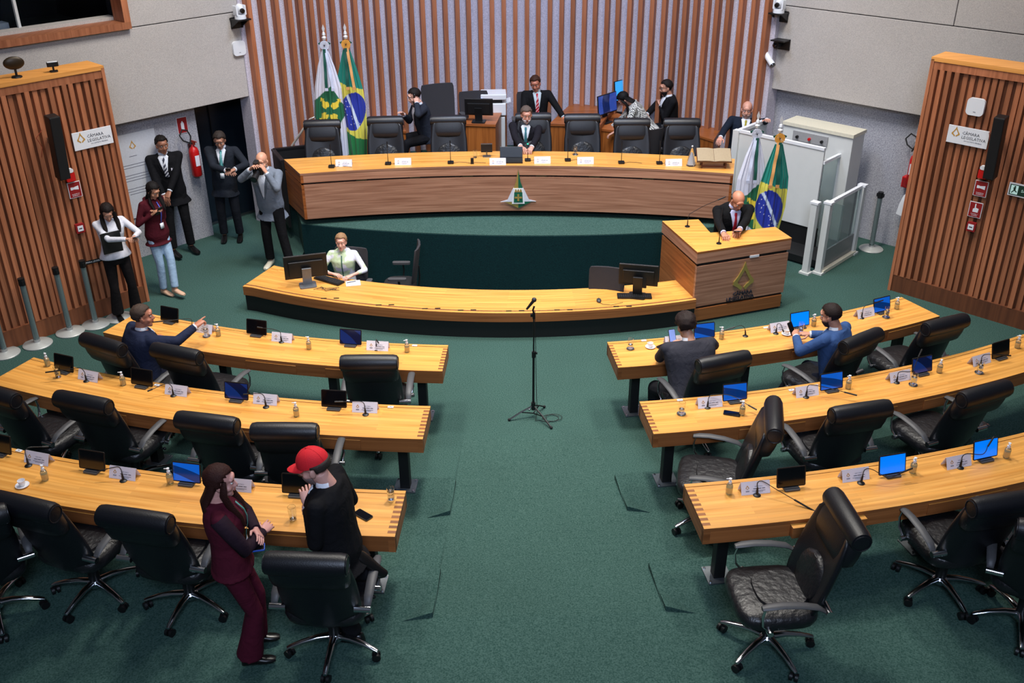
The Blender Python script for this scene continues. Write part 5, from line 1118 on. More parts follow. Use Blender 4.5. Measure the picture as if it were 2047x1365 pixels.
def flag(kind,label,px,py,yy,zfloor,fx,cx,mir=False,seed=0,pdx=0,pdy=0):
    """pole finial seen at (px,py) at depth yy"""
    top=PY(px,py,yy); t=thing('flag',label,'flag',(top.x,yy,zfloor)); H=top.z-zfloor
    s=.00171*1.0
    g=MB(); g.cyl((0,0,.02),(0,0,H-.06),.014,n=10); g.build('pole',STEEL,t); g=MB(); g.lathe([(0,H-.10),(.028,H-.08),(.036,H-.05),(.02,H-.03),(.028,H-.01),(.02,H+.02),(.006,H+.03),(0,H+.03)],n=16); g.build('finial',mat('bright_silver',(225,228,232),.3,.35),t,smooth=35)
    g=MB(); g.prism([(0,H+.14),(.022,H+.08),(.008,H+.02),(-.008,H+.02),(-.022,H+.08)],-.003,.003,Matrix.Rotation(R(90),4,'X')); g.build('spearhead',mat('bright_silver',(225,228,232),.3,.35),t,smooth=None)
    g=MB(); g.lathe([(0,0),(.16,0),(.16,.02),(.04,.05),(0,.05)],n=24); g.build('foot',BLACK,t,smooth=35)
    y_ros=205 if kind=='df' else 190; z_r=H-.17
    out=OUT[kind]; ytop,ybot=out[0][0],out[-1][0]; NX,NY=84,150
    vs=[];fs=[];cols=[]
    for j in range(NY+1):
        y=ytop+(ybot-ytop)*j/NY
        for k in range(len(out)-1):
            if out[k][0]<=y<=out[k+1][0]: q=(y-out[k][0])/(out[k+1][0]-out[k][0]); xl=out[k][1]*(1-q)+out[k+1][1]*q; xr_=out[k][2]*(1-q)+out[k+1][2]*q; break
        for i in range(NX+1):
            r=i/NX; x=xl+(xr_-xl)*r; tt=j/NY
            dep=-.10*math.sin(PI*r)*(.3+tt)+.020*(tt**.5)*math.sin(r*23+seed+tt*1.5)+.008*math.sin(r*51+seed)
            ywob=6*math.sin(r*9+seed)*tt
            vs.append((((x-cx)-.094*(y-y_ros))*s*(-1 if mir else 1),dep,z_r-(y+ywob-y_ros)*s*.93))
            xc_=((960 if kind=='df' else 1436)-x) if mir else x; cols.append(FC_[(df_col if kind=='df' else br_col)(xc_+pdx,y+pdy)])
    for j in range(NY):
        for i in range(NX): b=j*(NX+1)+i; fs.append((b,b+1,b+NX+2,b+NX+1))
    g=MB(); g.add(vs,fs); me=g.mesh('flag_cloth',vcol('flag_cloth_colours'),70); ca=me.color_attributes.new('Col','FLOAT_COLOR','POINT')
    for i,c in enumerate(cols): ca.data[i].color=srgb(c)
    o=bpy.data.objects.new('flag_cloth',me); COL.objects.link(o); o.parent=t
    md=o.modifiers.new('thickness','SOLIDIFY'); md.thickness=.003
    rc=mat('rosette_white',(196,200,215),.6) if kind=='df' else mat('rosette_gold',(214,150,60),.5)
    rz=z_r+.01; ro=None
    for k in range(16):
        a=2*PI*k/16; g=MB(Matrix.Translation((0,-.03,rz))@Matrix.Rotation(a,4,'Y')); g.prism([(0,.008),(.012,.066),(0,.072),(-.012,.066)],-.006,.004,Matrix.Rotation(R(90),4,'X')); g.build('rosette_petal',rc,t,smooth=None)
    g=MB(); g.sph((0,-.040,rz),(.009,.008,.009),10,6); g.build('rosette_button',BLACK,t)
    rg=mat('ribbon_green',(6,70,58),.5); r2=mat('ribbon_white',(190,198,220),.5) if kind=='df' else mat('ribbon_gold',(206,150,90),.5)
    for k,(mt_,x0) in enumerate(((rg,-.014),(r2,.03))):
        rr=[]
        for j in range(13):
            q=j/12; x=(x0*.5+(x0*1.7+.02)*q)*(-1 if mir else 1); z=rz-.05-q*.56; yv=-.05-.10*q+.006*math.sin(q*14+k)
            rr.append([(x-.021,yv,z),(x+.021,yv-.002,z),(x+.021,yv+.003,z),(x-.021,yv+.005,z)])
        g=MB(); g.loft(rr); g.build('ribbon',mt_,t,smooth=40)
        g=MB(); q=rr[-1]; c=(Vector(q[0])+Vector(q[2]))/2; g.box((c.x,c.y,c.z-.02),(.05,.008,.045)); g.build('fringe',r2,t,smooth=None)
    for s_ in(-1,1): g=MB(); g.box((s_*.065,-.02,rz+.03),(.05,.01,.025),(0,R(25*s_),0)); g.build('bow_loop',rg,t,smooth=None)
    return t
flag('df','white flag with green square and yellow arrows, hanging left behind the presiding table',647,68,15.15,.5,1,425,seed=1)
flag('br','green and yellow flag with blue starry disc, hanging behind the presiding table',690,66,15.2,.5,1,643,seed=3)
flag('df','white flag with green square and yellow arrows, behind the speaker at the lectern',1515,243,12.85,0,1,425,mir=True,pdx=-60,pdy=-60,seed=2)
flag('br','green and yellow flag with blue starry disc, behind the lectern by the lift',1561,252,12.75,0,1,643,mir=True,seed=5)
# ================================================================ PEOPLE
def remesh(g,vox,smooth=4):
    """voxel-remesh a builder's overlapping solids into one continuous surface; returns (verts, faces)"""
    me=bpy.data.meshes.new('tmp'); me.from_pydata([tuple(p) for p in g.v],[],g.f); o=bpy.data.objects.new('tmp',me); COL.objects.link(o)
    m1=o.modifiers.new('r','REMESH'); m1.mode='VOXEL'; m1.voxel_size=vox; m1.adaptivity=0
    if smooth: m2=o.modifiers.new('s','SMOOTH'); m2.factor=.5; m2.iterations=smooth
    dg=bpy.context.evaluated_depsgraph_get(); dg.update(); em=o.evaluated_get(dg).to_mesh()
    vs=[v.co.copy() for v in em.vertices]; fs=[tuple(p.vertices) for p in em.polygons]
    bpy.data.objects.remove(o); bpy.data.meshes.remove(me); return vs,fs
def cap(g,a,b,ra,rb,n=10):
    g.cyl(a,b,ra,rb,n); g.sph(a,ra,n,6); g.sph(b,rb,n,6); return g
def fabric(name,rgb,kind='plain',rough=.85,rgb2=None,scale=9):
    if name in MATS: return MATS[name]
    mt,nt,b=nodes(name); N=nt.nodes; L=nt.links; tc=N.new('ShaderNodeTexCoord')
    n=N.new('ShaderNodeTexNoise'); n.inputs['Scale'].default_value=scale; n.inputs['Detail'].default_value=4; n.inputs['Distortion'].default_value=1.2; L.new(tc.outputs['Object'],n.inputs['Vector'])
    c=N.new('ShaderNodeMix'); c.data_type='RGBA'; cc=srgb(rgb); c.inputs[6].default_value=tuple(v*.8 for v in cc[:3])+(1,); c.inputs[7].default_value=tuple(min(1,v*1.2) for v in cc[:3])+(1,)
    L.new(n.outputs['Fac'],c.inputs[0]); out=c.outputs[2]
    if kind=='check':
        ch=N.new('ShaderNodeTexChecker'); ch.inputs['Scale'].default_value=58; ch.inputs['Color1'].default_value=srgb(rgb); ch.inputs['Color2'].default_value=srgb(rgb2)
        mp=N.new('ShaderNodeMapping'); mp.inputs['Rotation'].default_value=(R(20),R(30),R(45)); L.new(tc.outputs['Object'],mp.inputs[0]); L.new(mp.outputs[0],ch.inputs['Vector']); out=ch.outputs[0]
    if kind=='stripe':
        wv=N.new('ShaderNodeTexWave'); wv.inputs['Scale'].default_value=12; wv.bands_direction='DIAGONAL'; L.new(tc.outputs['Object'],wv.inputs['Vector'])
        c2=N.new('ShaderNodeValToRGB'); c2.color_ramp.elements[0].color=srgb(rgb); c2.color_ramp.elements[1].color=srgb(rgb2); c2.color_ramp.elements[0].position=.6; c2.color_ramp.elements[1].position=.7; L.new(wv.outputs['Fac'],c2.inputs[0]); out=c2.outputs[0]
    if kind=='blotch':
        n3=N.new('ShaderNodeTexNoise'); n3.inputs['Scale'].default_value=7; L.new(tc.outputs['Object'],n3.inputs['Vector'])
        c2=N.new('ShaderNodeValToRGB'); c2.color_ramp.elements[0].color=srgb(rgb); c2.color_ramp.elements[1].color=srgb(rgb2); c2.color_ramp.elements[0].position=.47; c2.color_ramp.elements[1].position=.53; L.new(n3.outputs['Fac'],c2.inputs[0]); out=c2.outputs[0]
    L.new(out,b.inputs['Base Color']); b.inputs['Roughness'].default_value=rough; b.inputs['Specular IOR Level'].default_value=.14
    bp=N.new('ShaderNodeBump'); bp.inputs['Strength'].default_value=.55; bp.inputs['Distance'].default_value=.02; L.new(n.outputs['Fac'],bp.inputs['Height']); L.new(bp.outputs[0],b.inputs['Normal'])
    MATS[name]=mt; return mt
EYEW=mat('eye_white',(225,222,215),.2,noise_amt=0); PUP=mat('pupil',(24,16,12),.15,noise_amt=0)
HEADC={}
def head_verts(fem):
    if fem in HEADC: return HEADC[fem]
    g=MB(); k=.95 if fem else 1
    g.sph((0,-.015,.042),(.075,.094,.084),20,12); g.sph((0,.016,-.022),(.060*k,.072,.080),18,12); g.sph((0,.036,-.078),(.044*k,.046,.032*k),14,8); g.sph((0,.062,-.098),(.022*k,.022,.017),10,6)
    for s in(-1,1):
        g.sph((s*.036,.052,-.028),(.026,.026,.024),10,6); g.sph((s*.0735*k,-.008,-.012),(.011,.021,.032),10,8,rot=Euler((0,R(s*12),R(s*-20))).to_matrix()); g.sph((s*.028,.074,.036),(.024,.014,.009),8,6)
    g.sph((0,.078,.045),(.045,.016,.03),10,6)
    g.cyl((0,.082,.020),(0,.106,-.022),.008,.0125,8); g.sph((0,.101,-.024),.0135,8,6)
    for s in(-1,1): g.sph((s*.011,.094,-.028),.009,8,6)
    g.sph((0,.082,-.052),(.022,.013,.012),10,6)
    g.cyl((0,-.022,-.05),(0,-.045,-.17),.053*k,.058*k,16)
    v,f=remesh(g,.0062,3); HEADC[fem]=(v,f); return v,f
def hand_mesh(g,M,side,curl=35,spread=3,grip=0,point=False):
    """palm and five fingers; +Y along the fingers, +Z the back of the hand; thumb on the +X side times side"""
    h=MB(M)
    h.loft([[(x*w_,y,z*t_+o) for (x,z) in ((1,0),(.85,.75),(.3,1),(-.3,1),(-.85,.75),(-1,0),(-.85,-.75),(-.3,-1),(.3,-1),(.85,-.75))] for (y,w_,t_,o) in((-.02,.024,.019,0),(.0,.028,.018,0),(.03,.038,.016,0),(.07,.042,.014,.002),(.095,.040,.012,.0)) ])
    for k,(x,l,r) in enumerate(((.030,.068,.0088),(.010,.076,.0090),(-.011,.071,.0086),(-.031,.056,.0078))):
        x*=side; p=Vector((x,.088,.0)); a=R(curl*(.5+.12*k)); a=R(4) if (point and k==0) else a; d0=Vector((x*spread*.8,1,0)).normalized(); ang_=0
        for j,(fr,rr) in enumerate(((.45,1),(.31,.92),(.24,.82))):
            ang_+=a*(.8 if j==0 else .9); d=Vector((d0.x,d0.y*math.cos(ang_),-math.sin(ang_))).normalized(); q=p+d*l*fr; cap(h,p,q,r*rr,r*rr*.93,7); p=q
    p=Vector((side*.030,.022,-.004)); d=Vector((side*.75,.62,-.25)).normalized(); q=p+d*.042; cap(h,p,q,.0125,.0105,7); d=Vector((side*(.35-.01*curl),.85,-.35)).normalized(); cap(h,q,q+d*.034,.0102,.0085,7)
    b=len(g.v); g.v+=h.v; g.f+=[[i+b for i in f] for f in h.f]; g.m+=[g.mi]*len(h.f); g.uv+=[None]*len(h.f)
def ik(a,t,l1,l2,pole):
    d=t-a; L=d.length
    if L>(l1+l2)*.995: t=a+d*((l1+l2)*.995/L); d=t-a; L=d.length
    L=max(L,abs(l1-l2)+.02); x=(l1*l1-l2*l2+L*L)/(2*L); h=math.sqrt(max(0,l1*l1-x*x)); n=d.normalized(); p=(pole-n*pole.dot(n)); p=p.normalized() if p.length>1e-4 else n.orthogonal().normalized()
    return a+n*x+p*h, t
def joinv(g,vs,fs,mi,M=None):
    b=len(g.v); g.v+=[(M@v if M else v) for v in vs]; g.f+=[[i+b for i in f] for f in fs]; g.m+=[mi]*len(fs); g.uv+=[None]*len(fs)
def person(label,loc,deg,h=1.74,fem=False,hip=None,pitch=0,side=0,twist=0,head=(0,0,0),handL=None,handR=None,poleL=None,poleR=None,footL=None,footR=None,kneeL=None,kneeR=None,
           skin=(196,142,112),hair='short',hairc=(28,20,16),top='jacket',topc=(24,24,28),topk='plain',topc2=None,bot=(20,20,24),shoe=(14,13,13),shirt=(214,218,226),tie=None,tiek='plain',tie2=None,beard=None,
           fat=1.0,curl=(35,35),palmL=None,palmR=None,world=True,sleeve=1.0,vopen=.21,glasses=False,sit=False,flare=1.0,lanyard=None,hemdrop=None,longhair=.30,footyaw=0):
    a=R(deg); loc=Vector(loc); t=thing('person',label,'person',loc,a); W2L=Matrix.Translation(loc)@Matrix.Rotation(a,4,'Z'); W2L.invert(); s=h/1.72
    if fem: s*=.985
    def tl(v): return (W2L@Vector(v)) if world else Vector(v)
    hip=Vector(hip) if hip else Vector((0,0,.94*s))
    U=Euler((R(-pitch),R(side),0)).to_matrix()@Vector((0,0,1))
    TW=Matrix.Rotation(R(twist),3,'Z'); Xv=(TW@Vector((1,0,0))); Xv=(Xv-U*Xv.dot(U)).normalized(); Yv=U.cross(Xv)
    hx=Vector((1,0,0)); hx=(hx-U*hx.dot(U)).normalized(); hy=U.cross(hx)
    nb=hip+U*.50*s; sw=(.165 if fem else .190)*s*(.5+.5*fat); shL=nb-U*.045*s-Xv*sw; shR=nb-U*.045*s+Xv*sw
    UA,FA=.285*s,.255*s
    hl=tl(handL) if handL is not None else shL+Vector((-.10,.06,-.53*s)); hr=tl(handR) if handR is not None else shR+Vector((.10,.06,-.53*s))
    pl_=Vector(poleL) if poleL else Vector((-.5,-.5,-.8)); pr_=Vector(poleR) if poleR else Vector((.5,-.5,-.8))
    elL,wrL=ik(shL,hl,UA,FA,pl_); elR,wrR=ik(shR,hr,UA,FA,pr_)
    hpL=hip-hx*.09*s-U*.04; hpR=hip+hx*.09*s-U*.04
    fl_=tl(footL) if footL is not None else Vector((-.12,0,.09)); fr_=tl(footR) if footR is not None else Vector((.12,0,.09))
    TL,SL_=.408*s,.408*s
    knL,anL=ik(hpL,fl_,TL,SL_,Vector(kneeL) if kneeL else Vector((-.1,1,.1))); knR,anR=ik(hpR,fr_,TL,SL_,Vector(kneeR) if kneeR else Vector((.1,1,.1)))
    def sec(z,rx,ry,yo,infl,n=18):
        q=min(1,max(0,z/.4)); X=(hx*(1-q)+Xv*q).normalized(); Y=(hy*(1-q)+Yv*q).normalized(); c=hip+U*z*s+Y*yo*s
        return [c+X*(rx*fat*s+infl)*math.copysign(abs(math.cos(2*PI*k/n))**.85,math.cos(2*PI*k/n))+Y*(ry*(.4+.6*fat)*s+infl)*math.sin(2*PI*k/n) for k in range(n)]
    if fem: prof=[(-.12,.14,.10,0),(-.02,.165,.115,0),(.08,.145,.10,0),(.18,.125,.09,0),(.30,.145,.115,.012),(.38,.158,.115,.012),(.45,.150,.085,0),(.485,.09,.065,-.005),(.505,.058,.055,-.01)]
    else: prof=[(-.12,.145,.10,0),(-.02,.160,.115,0),(.10,.152,.115,.008),(.22,.158,.118,.008),(.33,.172,.122,.004),(.41,.180,.112,0),(.46,.172,.090,-.006),(.495,.115,.076,-.012),(.51,.062,.058,-.012)]
    # --- body: one continuous remeshed surface, with head and hands
    SK=mat('skin_%d_%d_%d'%skin,skin,.5,noise_amt=.10,scale=25); LIP=mat('lips_%d'%skin[0],(int(skin[0]*.82),int(skin[1]*.62),int(skin[2]*.62)),.4)
    g=MB(); g.loft([sec(z,rx,ry,yo,-.004) for (z,rx,ry,yo) in prof]); g.cyl(nb-U*.02,nb+U*.07,.055*s,.052*s,14)
    for (sh,el,wr) in((shL,elL,wrL),(shR,elR,wrR)): ak=s*(.82 if fem else .96); cap(g,sh,el,.050*ak,.040*ak); cap(g,el,wr,.040*ak,.027*ak)
    for (hp,kn,an) in((hpL,knL,anL),(hpR,knR,anR)): cap(g,hp,kn,.080*s,.053*s); cap(g,kn,an,.052*s,.036*s)
    bv,bf=remesh(g,.013,3); B=MB(); joinv(B,bv,bf,0)
    yaw,pit,rol=head; HR=Matrix(((Xv.x,Yv.x,U.x),(Xv.y,Yv.y,U.y),(Xv.z,Yv.z,U.z)))
    base=HR.lerp(Matrix.Rotation(R(twist),3,'Z'),.75) if not sit or pitch<50 else HR
    HM3=base@Euler((R(pit),R(rol),R(yaw)),'XYZ').to_matrix() if False else base@(Matrix.Rotation(R(yaw),3,'Z')@Matrix.Rotation(R(rol),3,'Y')@Matrix.Rotation(R(-pit),3,'X'))
    HM3=HM3.to_quaternion().to_matrix(); neck=nb+U*.022*s; hc=neck+U*.012*s+HM3@Vector((0,.028,.115))*s*.97
    hs=s*1.01*(1.0 if not fem else .95); HM=Matrix.Translation(hc)@HM3.to_4x4()@Matrix.Scale(hs,4)
    hv,hf=head_verts(fem); joinv(B,hv,hf,0,HM)
    B.M=HM
    for sx in(-1,1):
        B.mi=1; B.sph((sx*.030,.0765,.012),(.011,.009,.0058),10,6); B.mi=2; B.sph((sx*.030,.0832,.012),(.0048,.004,.0048),8,5)
    B.mi=3; B.sph((0,.091,-.052),(.021,.006,.0045),10,5); B.sph((0,.090,-.060),(.017,.006,.005),10,5); B.mi=0; B.M=Matrix()
    for (el,wr,sd,cu,pm) in((elL,wrL,1,curl[0],palmL),(elR,wrR,-1,curl[1],palmR)):
        y=(wr-el).normalized(); up=Vector(pm) if pm else Vector((0,0,1)); z=(up-y*up.dot(y)); z=z.normalized() if z.length>.05 else y.orthogonal().normalized(); x=y.cross(z)
        HMt=Matrix(((x.x,y.x,z.x,wr.x),(x.y,y.y,z.y,wr.y),(x.z,y.z,z.z,wr.z),(0,0,0,1)))@Matrix.Scale(s*(.9 if fem else 1.02),4)
        hand_mesh(B,HMt,sd,abs(cu),point=cu<0)
    body=bpy.data.objects.new('body',B.mesh('body',[SK,EYEW,PUP,LIP],80)); COL.objects.link(body); body.parent=t
    # --- trousers
    g=MB(); tr=[.092,.068,.062*flare] if not fem else [.088,.060,.055*flare]; tr=[v*(.6+.4*fat) for v in tr]
    g.loft([sec(z,rx,ry,yo,.012) for (z,rx,ry,yo) in prof[:3]])
    for (hp,kn,an) in((hpL,knL,anL),(hpR,knR,anR)): cap(g,hp,kn,tr[0]*s,tr[1]*s); e=kn+(an-kn)*.97; g.sph(kn,tr[1]*s,10,6); g.cyl(kn,e,tr[1]*s,tr[2]*s,12)
    v,f=remesh(g,.0125,3); G=MB(); joinv(G,v,f,0); o=bpy.data.objects.new('trousers',G.mesh('trousers',fabric('cloth_%d_%d_%d'%tuple(bot),bot),80)); COL.objects.link(o); o.parent=t
    # --- shoes
    for nm,(kn,an) in(('L',(knL,anL)),('R',(knR,anR))):
        sh_=(an-kn).normalized(); fd=Matrix.Rotation(R(footyaw),3,'Z')@Vector((0,1,0)); fd=(fd-sh_*fd.dot(sh_)*.85).normalized() if abs(sh_.z)<.8 else fd; upv=-sh_ if abs(sh_.z)<.8 else Vector((0,0,1)); xx=fd.cross(upv).normalized(); upv=xx.cross(fd)
        Mf=Matrix(((xx.x,fd.x,upv.x,an.x),(xx.y,fd.y,upv.y,an.y),(xx.z,fd.z,upv.z,an.z),(0,0,0,1)))@Matrix.Scale(s*(.88 if fem else 1),4)
        g=MB(Mf); rr=[]
        for (y,w_,z0,z1) in((-.07,.024,-.085,-.03),(-.055,.034,-.09,.01),(0,.037,-.09,.012),(.06,.042,-.09,-.02),(.12,.047,-.09,-.038),(.17,.042,-.09,-.048),(.20,.026,-.088,-.06)):
            rr.append([(w_*math.copysign(abs(math.cos(q))**.7,math.cos(q)),y,(z0+z1)/2+(z1-z0)/2*math.sin(q)) for q in [2*PI*j/12 for j in range(12)]])
        g.loft(rr); g.build('shoe',mat('shoe_%d_%d'%(shoe[0],shoe[1]),shoe,.3),t,smooth=60)
    # --- upper garment
    TM=fabric('cloth_%d_%d_%d%s'%(tuple(topc)+(topk,)),topc,topk,rgb2=topc2); inf=.021 if top=='jacket' else .022
    hem=hemdrop if hemdrop is not None else (-.10 if sit else (-.22 if top=='jacket' else -.10))
    g=MB(); pf=([(hem,.196,.146,0)] if not fem else [(hem,.190,.134,0)])+[p for p in prof if p[0]>hem+.03 and p[0]<.5]+[(.512,.072,.046,-.042)]; 
    g.loft([sec(z,rx,ry,yo,inf) for (z,rx,ry,yo) in pf])
    ar=(.066,.054,.044) if top=='jacket' else (.056,.045,.036)
    if fem: ar=tuple(v*.88 for v in ar)
    for (sh,el,wr) in((shL,elL,wrL),(shR,elR,wrR)):
        cap(g,sh,el,ar[0]*s,ar[1]*s); e=el+(wr-el)*(.93 if sleeve>=1 else max(.02,sleeve)); g.cyl(el,e,ar[1]*s,ar[2]*s,12)
        g.cyl(nb-U*.035*s,sh,.05*s,ar[0]*s,10)
    v,f=remesh(g,.0115,3)
    G=MB(); joinv(G,v,f,0); o=bpy.data.objects.new(top if top!='shirt' else 'shirt',G.mesh(top,TM,80)); COL.objects.link(o); o.parent=t
    # --- cuffs, collar, shirt front, tie
    def front(z):
        for k in range(len(prof)-1):
            if prof[k][0]<=z<=prof[k+1][0]:
                q=(z-prof[k][0])/(prof[k+1][0]-prof[k][0]); return [prof[k][j]*(1-q)+prof[k+1][j]*q for j in(1,2,3)]
        return prof[-1][1:]
    def patch(name,rows,off,mt_,cols=6):
        vs=[];fs=[]
        for (z,hw) in rows:
            rx,ry,yo=front(z); rx=rx*fat*s+inf; ry=ry*(.4+.6*fat)*s+inf
            for j in range(cols+1):
                x=-hw+2*hw*j/cols; xx=min(.98,abs(x)/rx); vs.append(hip+U*z*s+Yv*(yo*s+ry*math.sqrt(1-xx*xx)+off)+Xv*x)
        n=cols+1
        for k in range(len(rows)-1):
            for j in range(cols): fs.append((k*n+j,k*n+j+1,k*n+n+j+1,k*n+n+j))
        g=MB(); g.add(vs,fs); o=g.build(name,mt_,t,smooth=60); m_=o.modifiers.new('s','SOLIDIFY'); m_.thickness=.004; return o
    if shirt:
        SM=fabric('shirt_%d_%d_%d'%shirt,shirt)
        if top=='jacket':
            for (el,wr) in((elL,wrL),(elR,wrR)):
                d=(wr-el); g=MB(); g.cyl(el+d*.9,el+d*.985,.037*s,.035*s,14); g.build('shirt_cuff',SM,t)
        if top=='jacket':
            zz=[.48-(.48-vopen)*k/7 for k in range(8)]; patch('shirt_front',[(.508,.052*s),(.496,.064*s)]+[(z,(.068*(1-k/7)+.006)*s) for k,z in enumerate(zz)],.006,SM)
            LM_=fabric('lapel_%d_%d_%d'%tuple(topc),tuple(int(v*.8) for v in topc))
            for sg in(-1,1):
                vs=[];fs=[]
                for k,z in enumerate(zz):
                    rx,ry,yo=front(z); rx=rx*fat*s+inf; ry=ry*(.4+.6*fat)*s+inf; w0=(.064*(1-k/7)+.004)*s; w1=w0+(.040 if k in(2,3) else .030 if k<6 else .012)*s
                    for x in(w0,w1): vs.append(hip+U*z*s+Yv*(yo*s+ry*math.sqrt(1-min(.96,(x/rx)**2))+.008)+Xv*x*sg)
                for k in range(7): fs.append((2*k,2*k+1,2*k+3,2*k+2))
                g=MB(); g.add(vs,fs); o=g.build('lapel',LM_,t,smooth=None); m_=o.modifiers.new('s','SOLIDIFY'); m_.thickness=.005
        g=MB(); ct=nb+U*.012*s; rr=[]
        for (dz,rr_) in((-.02,.070),(.0,.066),(.028,.060),(.030,.056)): rr.append([ct+U*dz*s+Xv*rr_*s*math.cos(2*PI*k/18)+Yv*(rr_*.95*s*math.sin(2*PI*k/18)-.004) for k in range(18)])
        g.loft(rr,cap=False); g.build('collar',SM if top!='blouse' else TM,t,smooth=60)
    if tie:
        TMt=fabric('tie_%d_%d_%d'%tie,tie,tiek,rgb2=tie2); zz=[.485,.46,.44,.40,.34,.28,vopen+.03,vopen+.005]; ww=[.014,.018,.013,.016,.021,.026,.029,.028]
        patch('necktie',[(z,w_*s) for z,w_ in zip(zz,ww)],.012,TMt,3)
    if lanyard:
        patch('lanyard',[(z,.007) for z in(.47,.40,.34,.28,.22,.16)],.016,mat('lanyard_%d_%d'%lanyard[:2],lanyard,.6),2); patch('badge_card',[(.16,.03),(.08,.03)],.02,WHITE,2)
    # --- hair
    if hair!='bald':
        HMt=mat('hair_%d_%d_%d'%hairc,hairc,.6,scale=150,bump=.5,noise_amt=.35,spec=.2); rnd=random.Random(len(label))
        g=MB(HM); vs=[];fs=[];N_,M_=28,16; keep={}
        thick=.013 if hair=='short' else .016 if hair in('long','bob') else .027 if hair=='curly' else .011
        for j in range(M_+1):
            th=R(90-150*j/M_)
            for i in range(N_):
                p_=2*PI*i/N_; d=Vector((math.cos(th)*math.cos(p_),math.cos(th)*math.sin(p_),math.sin(th)))
                kz=3.2 if hair=='curly' else 1.4; nz=(noise.noise(d*6+Vector((s*7,0,0)))*.006+noise.noise(d*15)*.003)*kz
                vs.append(Vector((0,-.015,.042))+Vector((d.x*(.075+thick+nz),d.y*(.094+thick+nz),d.z*(.084+thick+nz))))
                front_=d.y; lim= .42 if front_>.35 else (-.02+(.35-abs(front_))*.0 if front_>-.2 else -.62)
                if hair=='fringe': ok=(d.z<.25 and d.z>lim and front_<.35)
                else: ok=d.z>(.48-.0*abs(d.x) if front_>.55 else .20 if front_>.25 else -.12 if front_>-.05 else -.72)
                if hair in('long','bob','tied') and not(front_>.45): ok=ok or (front_<.30 and d.z>-.6)
                keep[(j,i)]=ok
        for j in range(M_):
            for i in range(N_):
                if sum(keep[q] for q in((j,i),(j,(i+1)%N_),(j+1,i),(j+1,(i+1)%N_)))>=3: fs.append((j*N_+i,j*N_+(i+1)%N_,(j+1)*N_+(i+1)%N_,(j+1)*N_+i))
        if hair!='fringe': fs.append(tuple(range(N_)))
        g.add(vs,fs); o=g.build('hair',HMt,t,smooth=80); m_=o.modifiers.new('s','SOLIDIFY'); m_.thickness=thick*.9; m_.offset=-1
        if hair in('long','bob'):
            Lh=longhair if hair=='long' else .14; g=MB(); rr=[]
            for k in range(9):
                q=k/8; c=HM@Vector((0,-.035,.03)); c=c-U*Lh*q*1.2-Yv*(.075*min(1,q*Lh*1.2/.16)**1.5)
                wx_=(.088-.012*q+.006*math.sin(k*2))*hs; wy=(.062-.018*q)*hs; X=HM3@Vector((1,0,0)); Y=HM3@Vector((0,1,0))
                rr.append([c+X*wx_*math.cos(2*PI*j/20)+Y*wy*math.sin(2*PI*j/20)*(1 if math.sin(2*PI*j/20)<0 else .35)+X*.004*math.sin(j*3) for j in range(20)])
            g.loft(rr); g.build('hair_length',HMt,t,smooth=70)
            if hair=='long':
                for sx in(-1,1):
                    g=MB(); a0_=HM@Vector((sx*.070,.030,.050)); a1_=HM@Vector((sx*.082,.025,-.06)); a2_=nb-U*.02+Xv*sx*.085+Yv*.085; a3_=nb-U*(.10+Lh*.25)+Xv*sx*.080+Yv*.150
                    g.tube([a0_,a0_.lerp(a1_,.5)+Xv*sx*.012,a1_,a2_,a2_.lerp(a3_,.5)+Yv*.01,a3_],[.016,.026,.030,.032,.028,.012],10,.6); g.build('hair_strand',HMt,t)
        g=MB(HM)
        for sx in(-1,1): g.tube([(sx*.014,.088,.030),(sx*.030,.088,.035),(sx*.046,.076,.030)],[.0018,.0024,.0012],6)
        g.build('eyebrows',HMt,t)
    if beard:
        HMt=mat('beard_%d_%d_%d'%beard,beard,.75,scale=150,bump=.5,noise_amt=.25,spec=.2); g=MB(HM); vs=[];fs=[];keep={}
        for j in range(13):
            th=R(-8-78*j/12)
            for i in range(19):
                p_=R(-8+196*i/18); d=Vector((math.cos(th)*math.cos(p_),math.cos(th)*math.sin(p_),math.sin(th))); vs.append(Vector((0,.022,-.030))+Vector((d.x*.066,d.y*.077,d.z*.090)))
                mouth=abs(d.x)<.34 and d.y>.3 and -.42<d.z<-.22; keep[(j,i)]=not mouth and (d.z<-.12 or d.y<.35) and not(abs(d.x)<.25 and d.z>-.1 and d.y>0)
        for j in range(12):
            for i in range(18):
                if sum(keep[q] for q in((j,i),(j,i+1),(j+1,i),(j+1,i+1)))>=3: fs.append((j*19+i,j*19+i+1,(j+1)*19+i+1,(j+1)*19+i))
        g.add(vs,fs); o=g.build('beard',HMt,t,smooth=80); m_=o.modifiers.new('s','SOLIDIFY'); m_.thickness=.008; m_.offset=1
    if glasses:
        g=MB(HM)
        for sx in(-1,1): g.tube([(sx*.032+.021*math.cos(q),.097,.010+.016*math.sin(q)) for q in [2*PI*k/14 for k in range(15)]],.0018,5); g.tube([(sx*.053,.095,.014),(sx*.07,.06,.014),(sx*.077,.0,.010)],.0018,5)
        g.tube([(-.011,.099,.014),(.011,.099,.014)],.0018,5); g.build('spectacles',BLACK,t)
    t['_']=0; del t['_']
    info=dict(t=t,HM=HM,hs=hs,wrL=wrL,wrR=wrR,elL=elL,elR=elR,W=Matrix.Translation(loc)@Matrix.Rotation(a,4,'Z'),U=U,X=Xv,Y=Yv,hip=hip,nb=nb,s=s,hc=hc)
    return info
def item(name,label,cat,loc,rz=0): return thing(name,label,cat,loc,rz)
